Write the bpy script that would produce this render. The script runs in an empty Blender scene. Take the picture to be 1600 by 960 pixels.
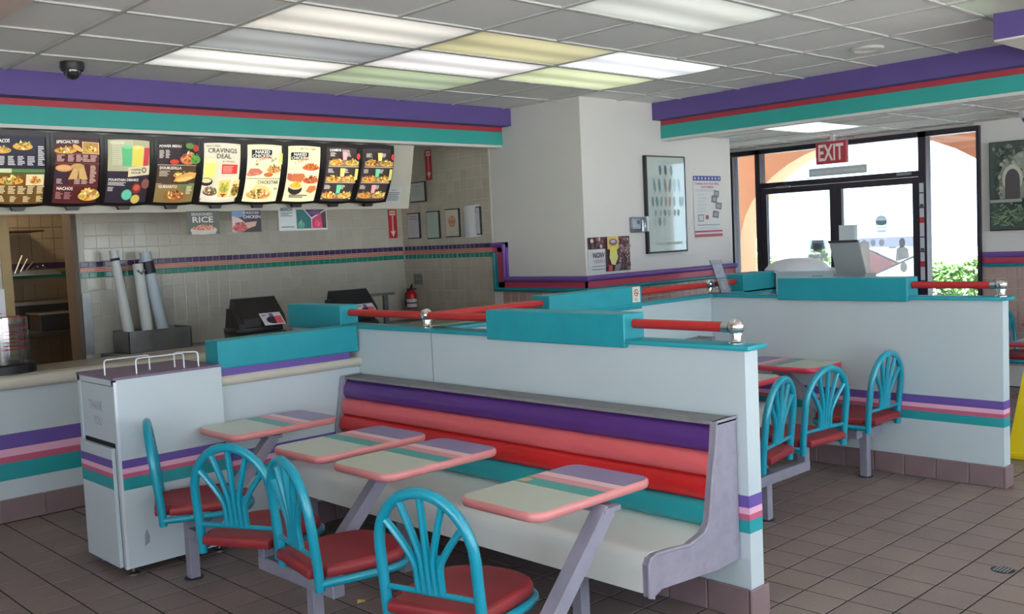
import bpy, bmesh, math, random
from mathutils import Vector, Matrix
random.seed(7)
PI = math.pi
SC = 1.0645            # drawing units -> metres (applied once, in build / at)
D = bpy.data
SCN = bpy.context.scene
COL = SCN.collection
# ------------------------------------------------------------------ camera
cd = D.cameras.new('camera'); cam = D.objects.new('camera', cd); COL.objects.link(cam)
cd.sensor_width = 36; cd.lens = 1537.13/1600*36; cd.clip_start = .05; cd.clip_end = 200
yaw, pit, rol = 0.81105585, -0.06917333, -0.04640509
fw = Vector((math.cos(pit)*math.cos(yaw), math.cos(pit)*math.sin(yaw), math.sin(pit)))
rt = Vector((math.sin(yaw), -math.cos(yaw), 0)); up = rt.cross(fw)
r2 = rt*math.cos(rol)+up*math.sin(rol); u2 = -rt*math.sin(rol)+up*math.cos(rol)
mw = Matrix(((r2.x, u2.x, -fw.x, 0), (r2.y, u2.y, -fw.y, 0), (r2.z, u2.z, -fw.z, 1.55*SC), (0, 0, 0, 1)))
cam.matrix_world = mw
SCN.camera = cam
def proj(x, y, z):     # drawing units -> pixel of the 1600x960 frame (only used to choose which tiles are separate objects)
    d = Vector((x, y, z-1.55)); w = d.dot(fw)
    if w < .05: return None
    return 800+1537.13*d.dot(r2)/w, 480-1537.13*d.dot(u2)/w, w
# ------------------------------------------------------------------ world, exposure
W = D.worlds.new('sky'); SCN.world = W; W.use_nodes = True
bg = W.node_tree.nodes['Background']; bg.inputs[0].default_value = (.72, .86, 1.0, 1); bg.inputs[1].default_value = 5.0
sun = D.lights.new('sun', 'SUN'); sun.energy = 50; sun.angle = .01; sun.color = (1, .99, .97); so = D.objects.new('sun', sun); COL.objects.link(so)
so.rotation_euler = Vector((-.20, -.40, .90)).to_track_quat('Z', 'Y').to_euler()
vs = SCN.view_settings
SCN.display_settings.display_device = 'sRGB'
vs.view_transform = 'Standard'; vs.look = 'None'; vs.gamma = 1; vs.use_curve_mapping = False; vs.exposure = 0.0
cy = SCN.cycles
cy.use_denoising = True; cy.max_bounces = 8; cy.diffuse_bounces = 5; cy.glossy_bounces = 3; cy.transparent_max_bounces = 12
cy.caustics_reflective = False; cy.caustics_refractive = False; cy.sample_clamp_indirect = 6
def portal(name, loc, size, rot):
    l = D.lights.new(name, 'AREA'); l.shape = 'RECTANGLE'; l.size = size[0]*SC; l.size_y = size[1]*SC
    l.cycles.is_portal = True
    o = D.objects.new(name, l); COL.objects.link(o); o.location = Vector(loc)*SC; o.rotation_euler = rot
portal('daylight_portal_front', (2.85, -2.62, 1.5), (10.3, 2.1), (PI/2, 0, 0))
portal('daylight_portal_left', (-2.52, .6, 1.5), (4.0, 2.1), (PI/2, 0, -PI/2))
portal('daylight_portal_door', (9.5, 5.2, 1.25), (3.4, 2.3), (PI/2, 0, PI/2))
# ------------------------------------------------------------------ materials
def lin(c):
    return tuple(((v/255)/12.92 if v/255 <= .04045 else ((v/255+.055)/1.055)**2.4) for v in c)
MATS = {}
def mat(name, c, rough=.5, metal=0, spec=.5, var=0, vscale=3, bump=0, bscale=60, emit=0, coat=0, alpha=None):
    if name in MATS: return MATS[name]
    m = D.materials.new(name); m.use_nodes = True; nt = m.node_tree; b = nt.nodes['Principled BSDF']
    col = lin(c); b.inputs['Base Color'].default_value = (*col, 1)
    b.inputs['Roughness'].default_value = rough; b.inputs['Metallic'].default_value = metal
    b.inputs['Specular IOR Level'].default_value = spec
    if coat: b.inputs['Coat Weight'].default_value = coat; b.inputs['Coat Roughness'].default_value = .15
    if emit:
        b.inputs['Emission Color'].default_value = (*col, 1); b.inputs['Emission Strength'].default_value = emit
    if var or bump:
        tc = nt.nodes.new('ShaderNodeTexCoord')
    if var:
        n = nt.nodes.new('ShaderNodeTexNoise'); n.inputs['Scale'].default_value = vscale; n.inputs['Detail'].default_value = 4
        nt.links.new(tc.outputs['Object'], n.inputs['Vector'])
        mr = nt.nodes.new('ShaderNodeMapRange'); mr.inputs[1].default_value = .3; mr.inputs[2].default_value = .7
        mr.inputs[3].default_value = 1-var; mr.inputs[4].default_value = 1+var
        nt.links.new(n.outputs[0], mr.inputs[0])
        hs = nt.nodes.new('ShaderNodeHueSaturation'); hs.inputs['Color'].default_value = (*col, 1)
        nt.links.new(mr.outputs[0], hs.inputs['Value']); nt.links.new(hs.outputs[0], b.inputs['Base Color'])
    if bump:
        n2 = nt.nodes.new('ShaderNodeTexNoise'); n2.inputs['Scale'].default_value = bscale; n2.inputs['Detail'].default_value = 2
        nt.links.new(tc.outputs['Object'], n2.inputs['Vector'])
        bp = nt.nodes.new('ShaderNodeBump'); bp.inputs['Strength'].default_value = bump; bp.inputs['Distance'].default_value = .002
        nt.links.new(n2.outputs[0], bp.inputs['Height']); nt.links.new(bp.outputs[0], b.inputs['Normal'])
    MATS[name] = m
    return m
def glass(name, tint=(235, 242, 245), a=.06, rough=.02):
    if name in MATS: return MATS[name]
    m = D.materials.new(name); m.use_nodes = True; nt = m.node_tree
    for n in list(nt.nodes): nt.nodes.remove(n)
    o = nt.nodes.new('ShaderNodeOutputMaterial'); mx = nt.nodes.new('ShaderNodeMixShader'); mx.inputs[0].default_value = a
    t = nt.nodes.new('ShaderNodeBsdfTransparent'); t.inputs[0].default_value = (*lin(tint), 1)
    g = nt.nodes.new('ShaderNodeBsdfGlossy'); g.inputs['Roughness'].default_value = rough; g.inputs['Color'].default_value = (1, 1, 1, 1)
    nt.links.new(t.outputs[0], mx.inputs[1]); nt.links.new(g.outputs[0], mx.inputs[2]); nt.links.new(mx.outputs[0], o.inputs[0])
    MATS[name] = m; return m
def film(name, c, a):      # printed clear film: part coloured, part see-through
    if name in MATS: return MATS[name]
    m = D.materials.new(name); m.use_nodes = True; nt = m.node_tree; b = nt.nodes['Principled BSDF']
    b.inputs['Base Color'].default_value = (*lin(c), 1); b.inputs['Alpha'].default_value = 1-(1-a)*.5; b.inputs['Roughness'].default_value = .4
    MATS[name] = m; return m
def tilemat(name, c1, c2, ox, oy, sx, sy, axes='xy', rough=.45, bump=.15, dirt=.12):
    m = D.materials.new(name); m.use_nodes = True; nt = m.node_tree; b = nt.nodes['Principled BSDF']; L = nt.links.new
    g = nt.nodes.new('ShaderNodeNewGeometry'); sp = nt.nodes.new('ShaderNodeSeparateXYZ'); L(g.outputs['Position'], sp.inputs[0])
    cb = nt.nodes.new('ShaderNodeCombineXYZ')
    for i, (ax, o, s) in enumerate(((axes[0], ox, sx), (axes[1], oy, sy))):
        a = nt.nodes.new('ShaderNodeMath'); a.operation = 'SUBTRACT'; a.inputs[1].default_value = o*SC
        L(sp.outputs['XYZ'.index(ax.upper())], a.inputs[0])
        d = nt.nodes.new('ShaderNodeMath'); d.operation = 'DIVIDE'; d.inputs[1].default_value = s*SC; L(a.outputs[0], d.inputs[0])
        f = nt.nodes.new('ShaderNodeMath'); f.operation = 'FLOOR'; L(d.outputs[0], f.inputs[0]); L(f.outputs[0], cb.inputs[i])
    wn = nt.nodes.new('ShaderNodeTexWhiteNoise'); wn.noise_dimensions = '3D'; L(cb.outputs[0], wn.inputs['Vector'])
    n = nt.nodes.new('ShaderNodeTexNoise'); n.inputs['Scale'].default_value = 2.5; n.inputs['Detail'].default_value = 6; L(g.outputs['Position'], n.inputs['Vector'])
    n2 = nt.nodes.new('ShaderNodeTexNoise'); n2.inputs['Scale'].default_value = 70; n2.inputs['Detail'].default_value = 3; L(g.outputs['Position'], n2.inputs['Vector'])
    mx = nt.nodes.new('ShaderNodeMix'); mx.data_type = 'RGBA'; L(wn.outputs[0], mx.inputs[0])
    mx.inputs[6].default_value = (*lin(c1), 1); mx.inputs[7].default_value = (*lin(c2), 1)
    ad = nt.nodes.new('ShaderNodeMath'); ad.operation = 'ADD'; L(n.outputs[0], ad.inputs[0]); L(n2.outputs[0], ad.inputs[1])
    mr = nt.nodes.new('ShaderNodeMapRange'); mr.inputs[1].default_value = .7; mr.inputs[2].default_value = 1.3; mr.inputs[3].default_value = 1-dirt; mr.inputs[4].default_value = 1+dirt
    L(ad.outputs[0], mr.inputs[0])
    hs = nt.nodes.new('ShaderNodeHueSaturation'); L(mx.outputs[2], hs.inputs['Color']); L(mr.outputs[0], hs.inputs['Value']); L(hs.outputs[0], b.inputs['Base Color'])
    b.inputs['Roughness'].default_value = rough
    bp = nt.nodes.new('ShaderNodeBump'); bp.inputs['Strength'].default_value = bump; bp.inputs['Distance'].default_value = .002
    L(n2.outputs[0], bp.inputs['Height']); L(bp.outputs[0], b.inputs['Normal'])
    MATS[name] = m; return m

M = {}
def dm(k, *a, **kw): M[k] = mat(k, *a, **kw)
dm('laminate_white', (196, 208, 212), .42, var=.025, vscale=2)
dm('paint_white', (222, 219, 214), .7, var=.02, vscale=1.5, bump=.08, bscale=200)
dm('paint_plain', (225, 224, 220), .8)
dm('teal', (20, 146, 160), .45, var=.05, vscale=9)
dm('teal_beam', (38, 150, 142), .6, var=.03, vscale=4)
dm('purple_beam', (82, 66, 128), .7, var=.04, vscale=3)
dm('red_beam', (160, 48, 62), .6)
dm('purple', (104, 80, 158), .5)
dm('pink_light', (232, 176, 200), .5)
dm('rose', (190, 92, 122), .5)
dm('teal_stripe', (32, 152, 156), .5)
dm('rail_red', (180, 42, 43), .35, var=.05, vscale=20)
dm('chrome', (235, 235, 235), .12, 1)
dm('steel', (150, 150, 150), .38, 1, var=.15, vscale=6)
dm('wire', (225, 228, 235), .3, .2)
dm('chair_teal', (0, 142, 166), .28, coat=.4, var=.03, vscale=8)
dm('seat_red', (136, 38, 44), .5, var=.22, vscale=5, bump=.2, bscale=90)
dm('frame_grey', (136, 134, 148), .5, var=.1, vscale=12)
dm('table_cream', (196, 200, 184), .3, var=.02)
dm('edge_salmon', (206, 130, 130), .35, coat=.2)
dm('edge_rose', (205, 62, 86), .4)
dm('t_teal', (60, 150, 142), .3); dm('t_pink', (222, 140, 146), .3); dm('t_lpink', (240, 196, 200), .3); dm('t_purple', (138, 120, 160), .3)
dm('vinyl_purple', (84, 46, 120), .32, var=.04, vscale=5, bump=.15, bscale=140)
dm('vinyl_pink', (214, 96, 100), .32, var=.04, vscale=5, bump=.15, bscale=140)
dm('vinyl_red', (196, 30, 34), .32, var=.05, vscale=5, bump=.15, bscale=140)
dm('vinyl_teal', (30, 150, 158), .32, var=.04, vscale=5, bump=.15, bscale=140)
dm('bench_white', (222, 226, 220), .3, var=.03, vscale=3)
dm('bench_grey', (142, 138, 152), .55, var=.1, vscale=20, bump=.3, bscale=60)
dm('bench_cap', (120, 120, 122), .6, var=.15, vscale=15)
dm('cream', (196, 192, 178), .5, var=.05, vscale=4)
dm('counter_top', (165, 156, 142), .35, var=.06, vscale=8)
dm('can_top', (112, 92, 120), .35, var=.06, vscale=10)
dm('black', (22, 22, 24), .5); dm('black_plastic', (30, 31, 34), .38, var=.1, vscale=9)
dm('dark', (14, 13, 13), .8)
dm('slot', (20, 22, 24), .8)
dm('grout_dark', (34, 28, 27), .9); dm('grout_wall', (204, 200, 188), .85)
dm('tbar', (186, 186, 182), .5); dm('ceil_tile', (243, 243, 239), .9, var=.03, vscale=1.2, bump=.12, bscale=240)
dm('mould_purple', (110, 76, 150), .4); dm('mould_rose', (190, 62, 92), .45); dm('mould_teal', (20, 130, 140), .4)
dm('frame_dark', (44, 38, 48), .45, .3)
dm('stucco', (230, 166, 128), .9, var=.05, vscale=2, bump=.5, bscale=60)
dm('asphalt', (190, 190, 186), .9, var=.04, vscale=.6)
dm('leaf', (78, 122, 52), .6, var=.35, vscale=6); dm('leaf2', (120, 156, 80), .6, var=.3, vscale=6)
dm('paper', (222, 224, 224), .7); dm('ink', (40, 40, 46), .7); dm('ink_grey', (120, 122, 128), .7)
dm('yellow_plastic', (232, 206, 28), .4); dm('blue_plastic', (60, 96, 190), .4); dm('white_plastic', (224, 226, 232), .4)
dm('red_gloss', (200, 20, 24), .3); dm('letter_grey', (170, 172, 176), .6)
dm('wood_warm', (176, 150, 104), .6, var=.08, vscale=4)
dm('kitchen_wall', (150, 134, 110), .6, var=.1, vscale=3)
dm('brown_floor', (90, 80, 76), .7)
M['glass'] = glass('glass'); M['acrylic'] = glass('acrylic', (225, 230, 238), .18, .08)
M['floor_tile'] = tilemat('floor_tile', (124, 110, 107), (132, 117, 111), 3.88, 1.757, .195, .197, rough=.5)
M['base_tile'] = mat('base_tile', (128, 108, 110), .55, var=.12, vscale=5, bump=.2, bscale=80)
M['wall_tile'] = tilemat('wall_tile', (186, 180, 166), (194, 189, 176), 0, 0, .1, .1, 'xz', rough=.18, bump=.03, dirt=.03)
M['wall_tile_y'] = tilemat('wall_tile_y', (182, 174, 158), (192, 184, 168), 0, 0, .1, .1, 'yz', rough=.25, bump=.03, dirt=.03)
M['pink_tile'] = mat('pink_tile', (176, 150, 142), .4, var=.05, vscale=3)
M['band_purple'] = mat('band_purple', (72, 50, 96), .2); M['band_pink'] = mat('band_pink', (205, 118, 98), .25); M['band_teal'] = mat('band_teal', (24, 130, 112), .2)

# ------------------------------------------------------------------ mesh builder
class MB:
    def __init__(s): s.v = []; s.f = []; s.m = []; s.s = []
    def add(s, vs_, fs, m=0, sm=False):
        o = len(s.v); s.v += [tuple(p) for p in vs_]
        for f in fs: s.f.append(tuple(i+o for i in f)); s.m.append(m); s.s.append(sm)
        return s
    def box(s, x0, x1, y0, y1, z0, z1, m=0):
        return s.add([(x0,y0,z0),(x1,y0,z0),(x1,y1,z0),(x0,y1,z0),(x0,y0,z1),(x1,y0,z1),(x1,y1,z1),(x0,y1,z1)],
            [(0,3,2,1),(4,5,6,7),(0,1,5,4),(1,2,6,5),(2,3,7,6),(3,0,4,7)], m)
    def rbox(s, x0, x1, y0, y1, z0, z1, r=.01, seg=2, m=0, sm=True):
        bm = bmesh.new(); bmesh.ops.create_cube(bm, size=1)
        for v in bm.verts: v.co = Vector(((x0+x1)/2+v.co.x*(x1-x0), (y0+y1)/2+v.co.y*(y1-y0), (z0+z1)/2+v.co.z*(z1-z0)))
        bmesh.ops.bevel(bm, geom=bm.edges[:], offset=r, segments=seg, affect='EDGES', profile=.5)
        s.addbm(bm, m, sm); return s
    def addbm(s, bm, m=0, sm=False):
        bm.verts.index_update()
        s.add([v.co.copy() for v in bm.verts], [[v.index for v in f.verts] for f in bm.faces], m, sm); bm.free()
    def prism(s, poly, fn, d0, d1, m=0, sm=False, caps=True):
        n = len(poly); v = [fn(a, b, d0) for a, b in poly]+[fn(a, b, d1) for a, b in poly]
        s.add(v, [(i, (i+1) % n, n+(i+1) % n, n+i) for i in range(n)], m, sm)
        if caps: s.add(v, [tuple(range(n-1, -1, -1)), tuple(range(n, 2*n))], m)
        return s
    def tube(s, pts, r, n=10, closed=False, m=0, flat=1.0, caps=True):
        pts = [Vector(p) for p in pts]; N = len(pts); rs = r if isinstance(r, (list, tuple)) else [r]*N
        t0 = (pts[1]-pts[0]).normalized(); a = Vector((0, 0, 1)) if abs(t0.z) < .9 else Vector((1, 0, 0))
        nn = (a-t0*a.dot(t0)).normalized(); vs_ = []
        for i, p in enumerate(pts):
            if closed: t = (pts[(i+1) % N]-pts[i-1])
            else: t = pts[min(i+1, N-1)]-pts[max(i-1, 0)]
            t.normalize(); nn = (nn-t*nn.dot(t)).normalized(); bb = t.cross(nn)
            for k in range(n):
                an = 2*PI*k/n; vs_.append(p+nn*math.cos(an)*rs[i]+bb*math.sin(an)*rs[i]*flat)
        fs = []
        for i in range(N if closed else N-1):
            j = (i+1) % N
            for k in range(n): fs.append((i*n+k, i*n+(k+1) % n, j*n+(k+1) % n, j*n+k))
        s.add(vs_, fs, m, True)
        if caps and not closed: s.add(vs_[:n], [tuple(range(n-1, -1, -1))], m); s.add(vs_[-n:], [tuple(range(n))], m)
        return s
    def lathe(s, prof, c, n=20, m=0, fn=None):
        fn = fn or (lambda x, y, z: (c[0]+x, c[1]+y, c[2]+z)); N = len(prof); v = []
        for r, z in prof:
            for k in range(n): a = 2*PI*k/n; v.append(fn(r*math.cos(a), r*math.sin(a), z))
        s.add(v, [(i*n+k, i*n+(k+1) % n, (i+1)*n+(k+1) % n, (i+1)*n+k) for i in range(N-1) for k in range(n)], m, True)
        return s
    def build(s, name, mats, parent=None, local=False):
        me = D.meshes.new(name); me.from_pydata([(x*SC, y*SC, z*SC) for x, y, z in s.v], [], s.f)
        if not isinstance(mats, (list, tuple)): mats = [mats]
        for q in mats: me.materials.append(q)
        me.polygons.foreach_set('material_index', s.m); me.polygons.foreach_set('use_smooth', s.s); me.update()
        if any(s.s):
            try: me.set_sharp_from_angle(angle=.75)
            except Exception: pass
        o = D.objects.new(name, me); COL.objects.link(o)
        if parent:
            o.parent = parent
            if not local: o.matrix_parent_inverse = parent.matrix_basis.inverted()
        return o
def tag(o, label, cat, group=None, kind=None):
    if label: o['label'] = label
    if cat: o['category'] = cat
    if group: o['group'] = group
    if kind: o['kind'] = kind
    return o
def thing(name, loc, label, cat, group=None, rz=0):
    o = D.objects.new(name, None); COL.objects.link(o); o.location = Vector(loc)*SC; o.rotation_euler = (0, 0, rz); o.empty_display_size = .1
    return tag(o, label, cat, group)
def struct(o): o['kind'] = 'structure'; return o
def piece(name, me, loc, parent):       # shared-mesh piece, loc in drawing units
    o = D.objects.new(name, me); COL.objects.link(o); o.parent = parent
    o.matrix_parent_inverse = parent.matrix_basis.inverted(); o.location = Vector(loc)*SC
    return o
def meshonly(mb, name, mats):
    o = mb.build(name, mats); me = o.data; D.objects.remove(o); return me
def dup(root, loc, rz, label=None, group=None):
    r = root.copy(); COL.objects.link(r); r.location = Vector(loc)*SC; r.rotation_euler = (0, 0, rz)
    if label: r['label'] = label
    if group: r['group'] = group
    for ch in list(root.children):
        c = ch.copy(); COL.objects.link(c); c.parent = r
        for g in list(ch.children):
            d = g.copy(); COL.objects.link(d); d.parent = c
    return r
TXT = {}
def textgeo(st):
    if st in TXT: return TXT[st]
    cu = D.curves.new('t', 'FONT'); cu.body = st; cu.size = 1; cu.resolution_u = 2; cu.offset = .022
    o = D.objects.new('t', cu); COL.objects.link(o); bpy.context.view_layer.update()
    me = D.meshes.new_from_object(o); v = [(a.co.x, a.co.y) for a in me.vertices]; f = [tuple(p.vertices) for p in me.polygons]
    w = max([a[0] for a in v] or [1])
    D.objects.remove(o); D.curves.remove(cu); D.meshes.remove(me)
    TXT[st] = (v, f, w); return TXT[st]
class Print:
    """flat print laid on a surface: fn(u, v, lift) -> drawing-unit point; aspect = width / height"""
    def __init__(s, fn, aspect, emit=0, curved=False): s.curved = curved; s.mb = MB(); s.fn = fn; s.asp = aspect; s.mats = []; s.idx = {}; s.l = 0; s.emit = emit
    def mi(s, c):
        k = tuple(c)
        if k not in s.idx:
            s.idx[k] = len(s.mats); s.mats.append(mat('print_%02x%02x%02x%s' % (*k, '_lit%d' % int(s.emit*100) if s.emit else ''), k, .55, emit=s.emit))
        return s.idx[k]
    def z(s): s.l += .0002 if s.curved else .00012; return .001+s.l
    def rect(s, u0, v0, u1, v1, c):
        z = s.z(); n = 14 if s.curved and abs(v1-v0) > .1 else 4 if abs(v1-v0) > .3 else 1; vs_ = []; fs = []
        for j in range(n+1):
            for i in range(n+1): vs_.append(s.fn(u0+(u1-u0)*i/n, v0+(v1-v0)*j/n, z))
        for j in range(n):
            for i in range(n): a = j*(n+1)+i; fs.append((a, a+1, a+n+2, a+n+1))
        s.mb.add(vs_, fs, s.mi(c)); return s
    def poly(s, pts, c):
        z = s.z(); s._poly(pts, z, s.mi(c)); return s
    def _poly(s, pts, z, mi):
        vs_ = [p[1] for p in pts]
        if not s.curved or max(vs_)-min(vs_) < .07: s.mb.add([s.fn(u, v, z) for u, v in pts], [tuple(range(len(pts)))], mi); return
        bm = bmesh.new(); bm.faces.new([bm.verts.new((u, v, 0)) for u, v in pts])
        k = math.ceil(min(vs_)/.06)
        while k*.06 < max(vs_):
            bmesh.ops.bisect_plane(bm, geom=bm.verts[:]+bm.edges[:]+bm.faces[:], plane_co=(0, k*.06, 0), plane_no=(0, 1, 0)); k += 1
        bm.verts.index_update()
        s.mb.add([s.fn(v.co.x, v.co.y, z) for v in bm.verts], [[v.index for v in f.verts] for f in bm.faces], mi); bm.free()
    def ell(s, u, v, ru, rv, c, a=0, n=14):
        z = s.z(); p = []
        for k in range(n):
            t = 2*PI*k/n; x = ru*math.cos(t)*s.asp; y = rv*math.sin(t)
            p.append((u+(x*math.cos(a)-y*math.sin(a))/s.asp, v+x*math.sin(a)+y*math.cos(a)))
        s._poly(p, z, s.mi(c)); return s
    def text(s, st, u, v, h, c, w=None, center=False, slant=0):
        vv, ff, tw = textgeo(st); k = h/.7; kx = k/s.asp if w is None else w/tw
        if center: u = u-tw*kx/2
        z = s.z()+(.0007 if s.curved else 0); s.mb.add([s.fn(u+a*kx, v+b*k+a*kx*slant, z) for a, b in vv], ff, s.mi(c)); return s
    def lines(s, u0, v0, u1, v1, n, c, seed=0, fill=.45):
        R = random.Random(seed+int(u0*97)+int(v0*131)); h = (v1-v0)/n
        for k in range(n):
            e = u0+(u1-u0)*(R.uniform(.6, 1)); s.rect(u0, v0+h*k+h*.2, e, v0+h*k+h*(.2+fill), c)
        return s
    def food(s, u, v, ru, rv, cols, n=14, seed=1):
        R = random.Random(seed)
        s.ell(u, v-rv*.3, ru*1.05, rv*.75, cols[0], n=16)
        for k in range(int(n*2.4)):
            a = R.uniform(0, 2*PI); q = math.sqrt(R.random()); c = R.choice(cols); f_ = R.choice((.72, .86, 1, 1.1))
            s.ell(u+math.cos(a)*ru*q*.82, v+math.sin(a)*rv*q*.78, ru*R.uniform(.09, .25), rv*R.uniform(.10, .26), tuple(min(255, int(x*f_)) for x in c), R.uniform(0, 3), 7)
        return s
    def build(s, name, parent): return s.mb.build(name, s.mats, parent)
LE = .80; DRAIN = (4.432, 1.616); CRX, CRY = 2.345, 3.53
# ================================================================== SETTING
CZ = 2.668; FZ = 2.41          # main and far ceiling heights
T0x, T0y, TX, TY = 3.88, 1.757, .195, .197
flo = struct(MB().box(-2.5, 12.2, -2.6, 10.5, -.06, -.0016).build('floor', M['grout_dark']))
inroom = []
def blocked(x, y):
    if 3.24 < x < 3.37 and 2.1 < y < 5.5: return True
    if 5.79 < x < 5.92 and 2.1 < y < 4.1: return True
    if 3.3 < x < 6.6 and 4.04 < y < 4.16: return True
    if 5.98 < x < 8.1 and y > 5.40: return True
    return x > 9.38 or y > 7.8 or (y > 6.31 and y < 6.72 and x < 5.98)
for i in range(-33, 29):
    for j in range(-23, 31):
        x = T0x+(i+.5)*TX; y = T0y+(j+.5)*TY
        if x < -2.45 or x > 9.35 or y < -2.55 or blocked(x, y): continue
        p = proj(x, y, 0); a = 0
        if p and -40 < p[0] < 1640 and 0 < p[1] < 1000: a = 1/p[2]**3
        inroom.append((a, x, y))
inroom.sort(key=lambda t: -t[0])
g = .0042
tm = MB(); hx, hy = TX/2-g, TY/2-g
tm.add([(-hx,-hy,-.0016),(hx,-hy,-.0016),(hx,hy,-.0016),(-hx,hy,-.0016),(-hx+.0012,-hy+.0012,0),(hx-.0012,-hy+.0012,0),(hx-.0012,hy-.0012,0),(-hx+.0012,hy-.0012,0)],
       [(4,5,6,7),(0,1,5,4),(1,2,6,5),(2,3,7,6),(3,0,4,7)])
tme = meshonly(tm, 'floor_tile', M['floor_tile'])
rest = MB()
for k, (a, x, y) in enumerate(inroom):
    if k < 300: piece('floor_tile', tme, (x, y, 0), flo)
    else: rest.add([(vx+x, vy+y, vz) for vx, vy, vz in tm.v], tm.f)
rest.build('far_floor_tiles', M['floor_tile'], flo)['kind'] = 'stuff'

# ---- ceiling: bars, tiles, light panels
GX, GY, CX0, CY0 = .5683, .5777, 1.916, 2.781
LIGHTS = {(1, 2): ('warm', (255, 250, 240), 1.1), (1, 3): ('dim', (226, 232, 236), .50), (1, 4): ('bright', (255, 253, 246), 1.35),  # the dim panel is switched off; its weak emission is an added glow
          (3, 2): ('yellow', (246, 238, 184), .85), (3, 3): ('white', (255, 252, 250), 1.35), (3, 4): ('green', (222, 238, 196), .8),
          (5, 2): ('cool', (246, 250, 255), 1.7), (5, 3): ('lime', (236, 246, 196), 1.15), (3, 0): ('pale', (236, 240, 232), .95),
          (6, -2): ('murky', (200, 204, 178), .3), (1, -1): ('o1', (255, 250, 240), 1.2), (3, -4): ('o2', (255, 250, 240), 1.2),
          (-2, 1): ('o3', (255, 250, 240), 1.2), (-4, -2): ('o4', (255, 250, 240), 1.2)}  # the 'o' panels are unseen lights added to brighten the room
LNAME = {'warm': 'bright warm white panel of the light group, nearest left, at the top of the photo', 'dim': 'unlit grey light panel with an added faint glow, between two lit ones above the counter',
         'bright': 'bright white light panel nearest the purple menu beam, leftmost', 'yellow': 'pale yellow lit ceiling panel, middle column of the group, nearest the viewer',
         'white': 'bright white light panel between the yellow and the greenish ones', 'green': 'greenish lit ceiling panel, middle column, beside the menu beam',
         'cool': 'bright cool white light panel, right column of the group', 'lime': 'yellow-green lit ceiling panel nearest the white column',
         'pale': 'large pale light panel standing alone at the top centre', 'murky': 'murky greenish ceiling light panel beside the short purple soffit',
         'o1': 'added ceiling light panel above the nearest foreground chair, out of the picture', 'o2': 'added ceiling light panel over the front windows, out of the picture', 'o3': 'added ceiling light panel over the left windows, out of the picture', 'o4': 'added ceiling light panel behind the viewer, out of the picture'}
cei = struct(MB().box(-2.5, 6.95, -2.6, 8.0, CZ+.05, CZ+.12).build('ceiling', M['paint_plain']))
bars = MB()
for i in range(-8, 10):
    x = CX0+i*GX
    if x > 6.93: continue
    mids = sorted(j for (a, j) in LIGHTS if a == i-1)
    y = -2.6
    for j in mids: bars.box(x-.011, x+.011, y, CY0+j*GY, CZ-.002, CZ+.03); y = CY0+(j+1)*GY
    bars.box(x-.011, x+.011, y, 6.22, CZ-.002, CZ+.03)
for j in range(-10, 7):
    y = CY0+j*GY; bars.box(-2.5, 6.93, y-.011, y+.011, CZ-.0022, CZ+.028)
bars.build('ceiling_grid', M['tbar'], cei)
occ = set()
for (i, j) in LIGHTS:
    occ.add((i, j)); occ.add((i+1, j))
cm_ = MB().rbox(-GX/2+.012, GX/2-.012, -GY/2+.012, GY/2-.012, .006, .022, .004, 1, sm=False); cme = meshonly(cm_, 'ceiling_tile', M['ceil_tile'])
crest = MB()
for i in range(-8, 9):
    for j in range(-10, 6):
        if (i, j) in occ: continue
        x = CX0+(i+.5)*GX; y = CY0+(j+.5)*GY
        q = proj(x, y, CZ)
        if q and -80 < q[0] < 1680 and -60 < q[1] < 400:
            o = piece('ceiling_tile', cme, (x, y, CZ), cei)
            o.rotation_euler = (random.uniform(-.003, .003), random.uniform(-.003, .003), 0)
        else: crest.add([(a+x, b+y, c+CZ) for a, b, c in cm_.v], cm_.f)
crest.build('rear_ceiling_tiles', M['ceil_tile'], cei)['kind'] = 'stuff'
def diffuser_mat(name, c, e, x0, x1, y0, y1):
    m = D.materials.new('diffuser_'+name); m.use_nodes = True; nt = m.node_tree; b = nt.nodes['Principled BSDF']; L = nt.links.new
    b.inputs['Base Color'].default_value = (*lin(tuple(int(v*.8) for v in c)), 1); b.inputs['Roughness'].default_value = .35
    g = nt.nodes.new('ShaderNodeNewGeometry'); sp = nt.nodes.new('ShaderNodeSeparateXYZ'); L(g.outputs['Position'], sp.inputs[0])
    def mr(sock, a, bb):
        r = nt.nodes.new('ShaderNodeMapRange'); r.inputs[1].default_value = a*SC; r.inputs[2].default_value = bb*SC; L(sock, r.inputs[0]); return r.outputs[0]
    def mth(op, a, v=None):
        q = nt.nodes.new('ShaderNodeMath'); q.operation = op; L(a, q.inputs[0])
        if v is not None:
            if isinstance(v, (int, float)): q.inputs[1].default_value = v
            else: L(v, q.inputs[1])
        return q.outputs[0]
    ty = mr(sp.outputs[1], y0, y1); tx = mr(sp.outputs[0], x0, x1)
    # two tubes behind the sheet, dimmer towards the ends
    w = mth('SINE', mth('MULTIPLY', ty, 2*PI*2)); w = mth('ABSOLUTE', mth('SINE', mth('MULTIPLY', ty, 2*PI)))
    w = mth('ADD', mth('MULTIPLY', mth('POWER', w, 2.0), .42), .55)
    ed = mth('MULTIPLY', mth('MULTIPLY', tx, mth('SUBTRACT', mth('MULTIPLY', tx, -1.0), -1.0)), 4.0); ed = mth('POWER', ed, .22)
    tot = mth('MULTIPLY', mth('MULTIPLY', w, ed), e)
    b.inputs['Emission Color'].default_value = (*lin(c), 1); L(tot, b.inputs['Emission Strength'])
    return m
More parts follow.
